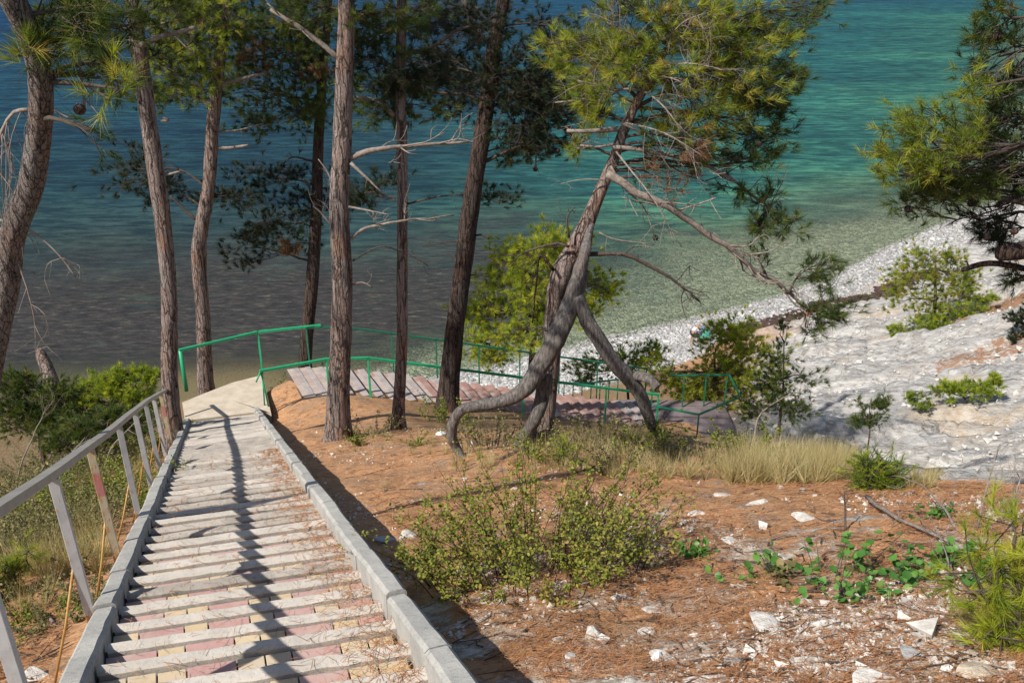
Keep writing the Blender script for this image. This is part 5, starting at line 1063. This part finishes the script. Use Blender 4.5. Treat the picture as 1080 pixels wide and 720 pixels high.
# pebbles and stones of the beach
pg = G(); bmi = bmesh.new(); bmesh.ops.create_icosphere(bmi, subdivisions=1, radius=.5); iv = np.array([q.co[:] for q in bmi.verts]); itr = np.array([[q.index for q in f_.verts] for f_ in bmi.faces]); bmi.free()
def pebbles(n, d0, d1, s0, xmax=99):
    k = 0
    while k < n:
        i = rng.integers(4, len(SHORE)-3, 400); u = rng.uniform(0, 1, 400)[:, None]; p = SHORE[i]*(1-u)+SHORE[i+1]*u; dd = SHORE[i+1]-SHORE[i]; nn = np.c_[-dd[:, 1], dd[:, 0]]/np.hypot(dd[:, 0], dd[:, 1])[:, None]; od = rng.uniform(d0, d1, 400); p = p+nn*od[:, None]
        z = terrain(p[:, 0], p[:, 1])
        for q, zz, dq in zip(p, z, od):
            if q[0] > xmax: continue
            s = s0*rng.lognormal(0, .4); pg.add(iv*np.array([s*rng.uniform(.8, 1.4), s*rng.uniform(.8, 1.4), s*.6])*rng.uniform(.85, 1.1, (len(iv), 3))+np.array([q[0], q[1], zz+s*.1]), itr, None, rng.uniform(0, 1)*(.25 if dq > -.5 else 1)); k += 1
pebbles(12000, -5.2, .3, .12); pebbles(700, -4, .2, .24); pebbles(3000, -9, -5, .13, xmax=12)
m, nt, out = newmat('beach_stone'); s_ = N(nt); s_.l(s_.pbr(s_.mix(s_.math('MULTIPLY', s_.noise(s_.pos(), 7, 3), .5), s_.ramp(s_.attr('tint'), [(0, (.22, .215, .20)), (.5, (.40, .39, .375)), (1, (.58, .57, .55))]), (.3, .29, .27)), .85), out.inputs[0]); M['pebble'] = m
tag(pg.build('pebbles', M['pebble'], smooth_=False), kind='stuff')
# broken rock lying over the pale slope
rg = G(); k = 0
while k < 2600:
    R_ = rng.uniform(17, 62, 500); A_ = np.radians(rng.uniform(14, 34, 500)); x = R_*np.sin(A_); y = R_*np.cos(A_); z, d, be_, rk_ = terrain(x, y, True)
    for j in np.nonzero((rk_ > .5) & (fbm(xy0(x, y, .35), 3, 55) > rng.uniform(-.35, .3, 500)))[0]:
        s = .12*rng.lognormal(0, .55); q_, _ = np.linalg.qr(rng.normal(size=(3, 3))); v = (ico*rng.uniform(.5, 1.2, (5, 3))) @ q_; v[:, 2] *= .6; rg.add(v*s+np.array([x[j], y[j], z[j]+s*.1]), it); k += 1
tag(rg.build('rubble', M['stone'], smooth_=False), kind='stuff')
# brown drift weed along the high-water mark
wg = G(); 
for _ in range(1500):
    i = int(rng.integers(0, len(WR)-1)); u = rng.uniform(); q = WR[i]*(1-u)+WR[i+1]*u+rng.normal(0, .55, 2); z = gz(*q) if False else None
    wg.add(iv*np.array([rng.uniform(.2, .6), rng.uniform(.2, .6), .16])*rng.uniform(.6, 1.3, (len(iv), 3))+np.array([q[0], q[1], 0]), itr, None)
vv = np.vstack(wg.v).reshape(1500, -1, 3); zz = terrain(vv[:, 0, 0], vv[:, 0, 1]); vv[:, :, 2] += zz[:, None]+.03; wg.v = [vv.reshape(-1, 3)]
tag(wg.build('drift_weed', m_simple('brown_drift_weed', (.095, .055, .048), .5, 6, .9, .6, .05)), kind='stuff')

# ------------------------------------------------------------------ people's things on the beach
def skinbody(name, joints, edges, mat, rt, sub=2):
    me = bpy.data.meshes.new(name); me.from_pydata([j[:3] for j in joints], edges, []); o = _obj(name, me, rt, mat)
    sk_ = o.modifiers.new('skin', 'SKIN'); sk_.use_smooth_shade = True
    if not me.skin_vertices: 
        bpy.context.view_layer.objects.active = o; bpy.ops.object.mode_set(mode='OBJECT')
    for v_, j in zip(me.skin_vertices[0].data, joints): v_.radius = (j[3], j[4] if len(j) > 4 else j[3])
    me.skin_vertices[0].data[0].use_root = True
    ss = o.modifiers.new('sub', 'SUBSURF'); ss.levels = sub; ss.render_levels = sub; return o
g = ground(730, 363); pr_ = root('person', g, 'person in a white top and dark shorts bending over on the pebble beach', 'person')
M['skin'] = plain('skin', (.42, .24, .17), .6); M['shirt'] = plain('white_cotton', (.74, .73, .74)); M['shorts'] = plain('dark_shorts', (.025, .025, .032)); M['hair'] = plain('brown_hair', (.08, .055, .045))
body = [(0, 0, .88, .13, .11), (.10, .02, 1.08, .13, .10), (.24, .04, 1.22, .15, .10), (.33, .05, 1.26, .06), (.44, .06, 1.26, .085), (.50, .06, 1.22, .08),
        (-.02, -.10, .82, .085), (.03, -.12, .46, .055), (-.03, -.12, .08, .04), (.10, -.13, .04, .035), (-.02, .10, .82, .085), (-.04, .14, .46, .055), (-.12, .14, .08, .04), (.01, .15, .04, .035),
        (.26, -.15, 1.2, .05), (.30, -.20, .95, .04), (.42, -.16, .74, .03), (.46, -.15, .66, .03), (.26, .22, 1.2, .05), (.32, .24, .95, .04), (.44, .20, .76, .03), (.48, .19, .68, .03)]
skinbody('body', body, [(0, 1), (1, 2), (2, 3), (3, 4), (4, 5), (0, 6), (6, 7), (7, 8), (8, 9), (0, 10), (10, 11), (11, 12), (12, 13), (2, 14), (14, 15), (15, 16), (16, 17), (2, 18), (18, 19), (19, 20), (20, 21)], M['skin'], pr_)
skinbody('shirt', [(-.02, .0, .90, .18, .16), (.10, .02, 1.08, .185, .155), (.25, .04, 1.23, .195, .15), (.27, -.16, 1.18, .07), (.29, -.19, 1.02, .065), (.27, .23, 1.18, .07), (.31, .245, 1.02, .065)], [(0, 1), (1, 2), (2, 3), (3, 4), (2, 5), (5, 6)], M['shirt'], pr_)
skinbody('shorts', [(0, 0, .88, .16, .14), (-.02, -.11, .76, .105), (.01, -.12, .55, .085), (-.02, .11, .76, .105), (-.03, .13, .55, .085)], [(0, 1), (1, 2), (0, 3), (3, 4)], M['shorts'], pr_)
skinbody('hair', [(.43, .06, 1.29, .09), (.36, .06, 1.32, .07)], [(0, 1)], M['hair'], pr_)
g = ground(737, 357); bg_ = root('beach_bag', g, 'dark blue bag standing on the pebbles beside the bending person', 'bag'); gb = Gr()
gb.prism(None, np.array([[g+np.array([cos(a_)*rx, sin(a_)*ry, z_]) for a_ in np.linspace(0, 2*pi, 13)[:-1]] for z_, rx, ry in ((0, .3, .18), (.12, .34, .21), (.32, .30, .18), (.45, .24, .08), (.48, .2, .03))])); part(gb, 'bag_body', plain('navy_cloth', (.02, .035, .09)), bg_)
gb = Gr(); gb.tube([g+np.array([.16*cos(a_), .02, .44+.16*sin(a_)]) for a_ in np.linspace(0, pi, 9)], .018, 6); part(gb, 'strap', plain('navy_strap', (.02, .03, .07)), bg_)
g = ground(744, 356); tw_ = root('beach_towel', g, 'blue and green towel spread over a heap of things beside the dark blue bag', 'towel')
for nm_, x0, x1, col in (('blue_half', -.45, .0, (.12, .20, .38)), ('green_half', 0, .45, (.06, .28, .22))):
    gb = Gr(); U, V = np.meshgrid(np.linspace(-.5, .5, 14), np.linspace(0, 1, 10), indexing='ij'); zz = .62*np.exp(-((U/.42)**2))*(.55+.45*V)+.05*fbm(np.stack([U*5, V*5, U*0], -1), 2, 3)
    if nm_ == 'blue_half': yy = g[1]+.1+V*.45; zz = zz
    else: yy = g[1]-.5+V*.6; zz = zz*np.minimum(1, V+.15)*.9
    gb.add(np.stack([g[0]+U*1.1, yy, g[2]+zz+.04], -1).reshape(-1, 3), None, [(i_*10+j_, (i_+1)*10+j_, (i_+1)*10+j_+1, i_*10+j_+1) for i_ in range(13) for j_ in range(9)]); o = part(gb, nm_, plain(nm_+'_cloth', col), tw_); so_ = o.modifiers.new('thick', 'SOLIDIFY'); so_.thickness = .03
g = ground(855, 328); rk = root('backpack', g, 'dark backpack left on the pebbles by the brown drift weed', 'backpack'); gb = Gr()
gb.prism(None, np.array([[g+np.array([cos(a_)*rx, sin(a_)*ry, z_]) for a_ in np.linspace(0, 2*pi, 13)[:-1]] for z_, rx, ry in ((0, .26, .18), (.2, .3, .22), (.5, .27, .19), (.68, .17, .12), (.74, .06, .05))])); part(gb, 'pack_body', plain('dark_purple_nylon', (.035, .03, .055)), rk)
gb = Gr(); gb.prism(None, np.array([[g+np.array([.02+cos(a_)*rx, -.22+sin(a_)*ry, z_]) for a_ in np.linspace(0, 2*pi, 11)[:-1]] for z_, rx, ry in ((.05, .18, .06), (.2, .2, .08), (.36, .15, .05))])); part(gb, 'pocket', plain('pale_nylon', (.45, .45, .5)), rk)
g = ground(851, 334); ob = root('bag', g, 'small orange red bag in front of the dark backpack', 'bag'); gb = Gr()
gb.prism(None, np.array([[g+np.array([cos(a_)*rx, sin(a_)*ry, z_]) for a_ in np.linspace(0, 2*pi, 11)[:-1]] for z_, rx, ry in ((0, .2, .14), (.14, .25, .17), (.3, .2, .1), (.36, .1, .03))])); part(gb, 'bag_body', plain('orange_cloth', (.50, .12, .05)), ob)
gb = Gr(); gb.tube([g+np.array([.1*cos(a_), 0, .33+.12*sin(a_)]) for a_ in np.linspace(0, pi, 8)], .014, 6); part(gb, 'strap', plain('orange_strap', (.3, .08, .04)), ob)
# crumpled white scrap by the arched limb
g = ground(465, 459); sg_ = stone_mesh(77, .5, .5); o = bpy.data.objects.new('litter_scrap', sg_); C.objects.link(o); sg_.materials[0] = plain('white_plastic', (.75, .78, .80), .4); o.scale = (.24, .16, .16); o.location = g+UP*.04; tag(o, 'crumpled white plastic scrap on the needles left of the arched grey limb', 'litter')
g = ground(404, 572); sg_ = stone_mesh(78, .4, .5); o = bpy.data.objects.new('litter_scrap', sg_); C.objects.link(o); sg_.materials[0] = plain('bluish_plastic', (.35, .42, .5), .4); o.scale = (.22, .10, .10); o.location = g+UP*.04; tag(o, 'bluish plastic scrap in the kerb shade by the leafy shrub', 'litter')
print('all', round(time.time()-T00, 1))
# ------------------------------------------------------------------ light, sky, camera
SUN_AZ = radians(230); SUN_EL = radians(47)
w = bpy.data.worlds.new('World'); SC.world = w; w.use_nodes = True; wn = w.node_tree; bg = wn.nodes['Background']
sk = wn.nodes.new('ShaderNodeTexSky'); sk.sky_type = 'NISHITA'; sk.sun_disc = False; sk.sun_elevation = SUN_EL; sk.sun_rotation = SUN_AZ
wn.links.new(sk.outputs[0], bg.inputs[0]); bg.inputs[1].default_value = .082
sl = bpy.data.lights.new('sun', 'SUN'); sl.energy = 4.5; sl.angle = radians(.5); sl.color = (1, .95, .87)
so = bpy.data.objects.new('sun', sl); C.objects.link(so); so.rotation_euler = (pi/2-SUN_EL, 0, -SUN_AZ+pi)
from mathutils import Vector
sv = Vector((sin(SUN_AZ)*cos(SUN_EL), cos(SUN_AZ)*cos(SUN_EL), sin(SUN_EL))); so.rotation_euler = sv.to_track_quat('Z', 'Y').to_euler()
cd = bpy.data.cameras.new('camera'); co = bpy.data.objects.new('camera', cd); C.objects.link(co); co.location = CAM; co.rotation_euler = (pi/2-PITCH, 0, 0)
cd.sensor_fit = 'HORIZONTAL'; cd.sensor_width = 36; cd.lens = 36*F/1080; cd.clip_end = 20000; cd.clip_start = .05; SC.camera = co
SC.view_settings.view_transform = 'Standard'; SC.view_settings.look = 'None'; SC.view_settings.exposure = 0.52; SC.view_settings.gamma = 1; SC.view_settings.use_curve_mapping = False
SC.cycles.max_bounces = 6; SC.cycles.transparent_max_bounces = 8; SC.cycles.use_denoising = True
print('script', round(time.time()-T00, 1))
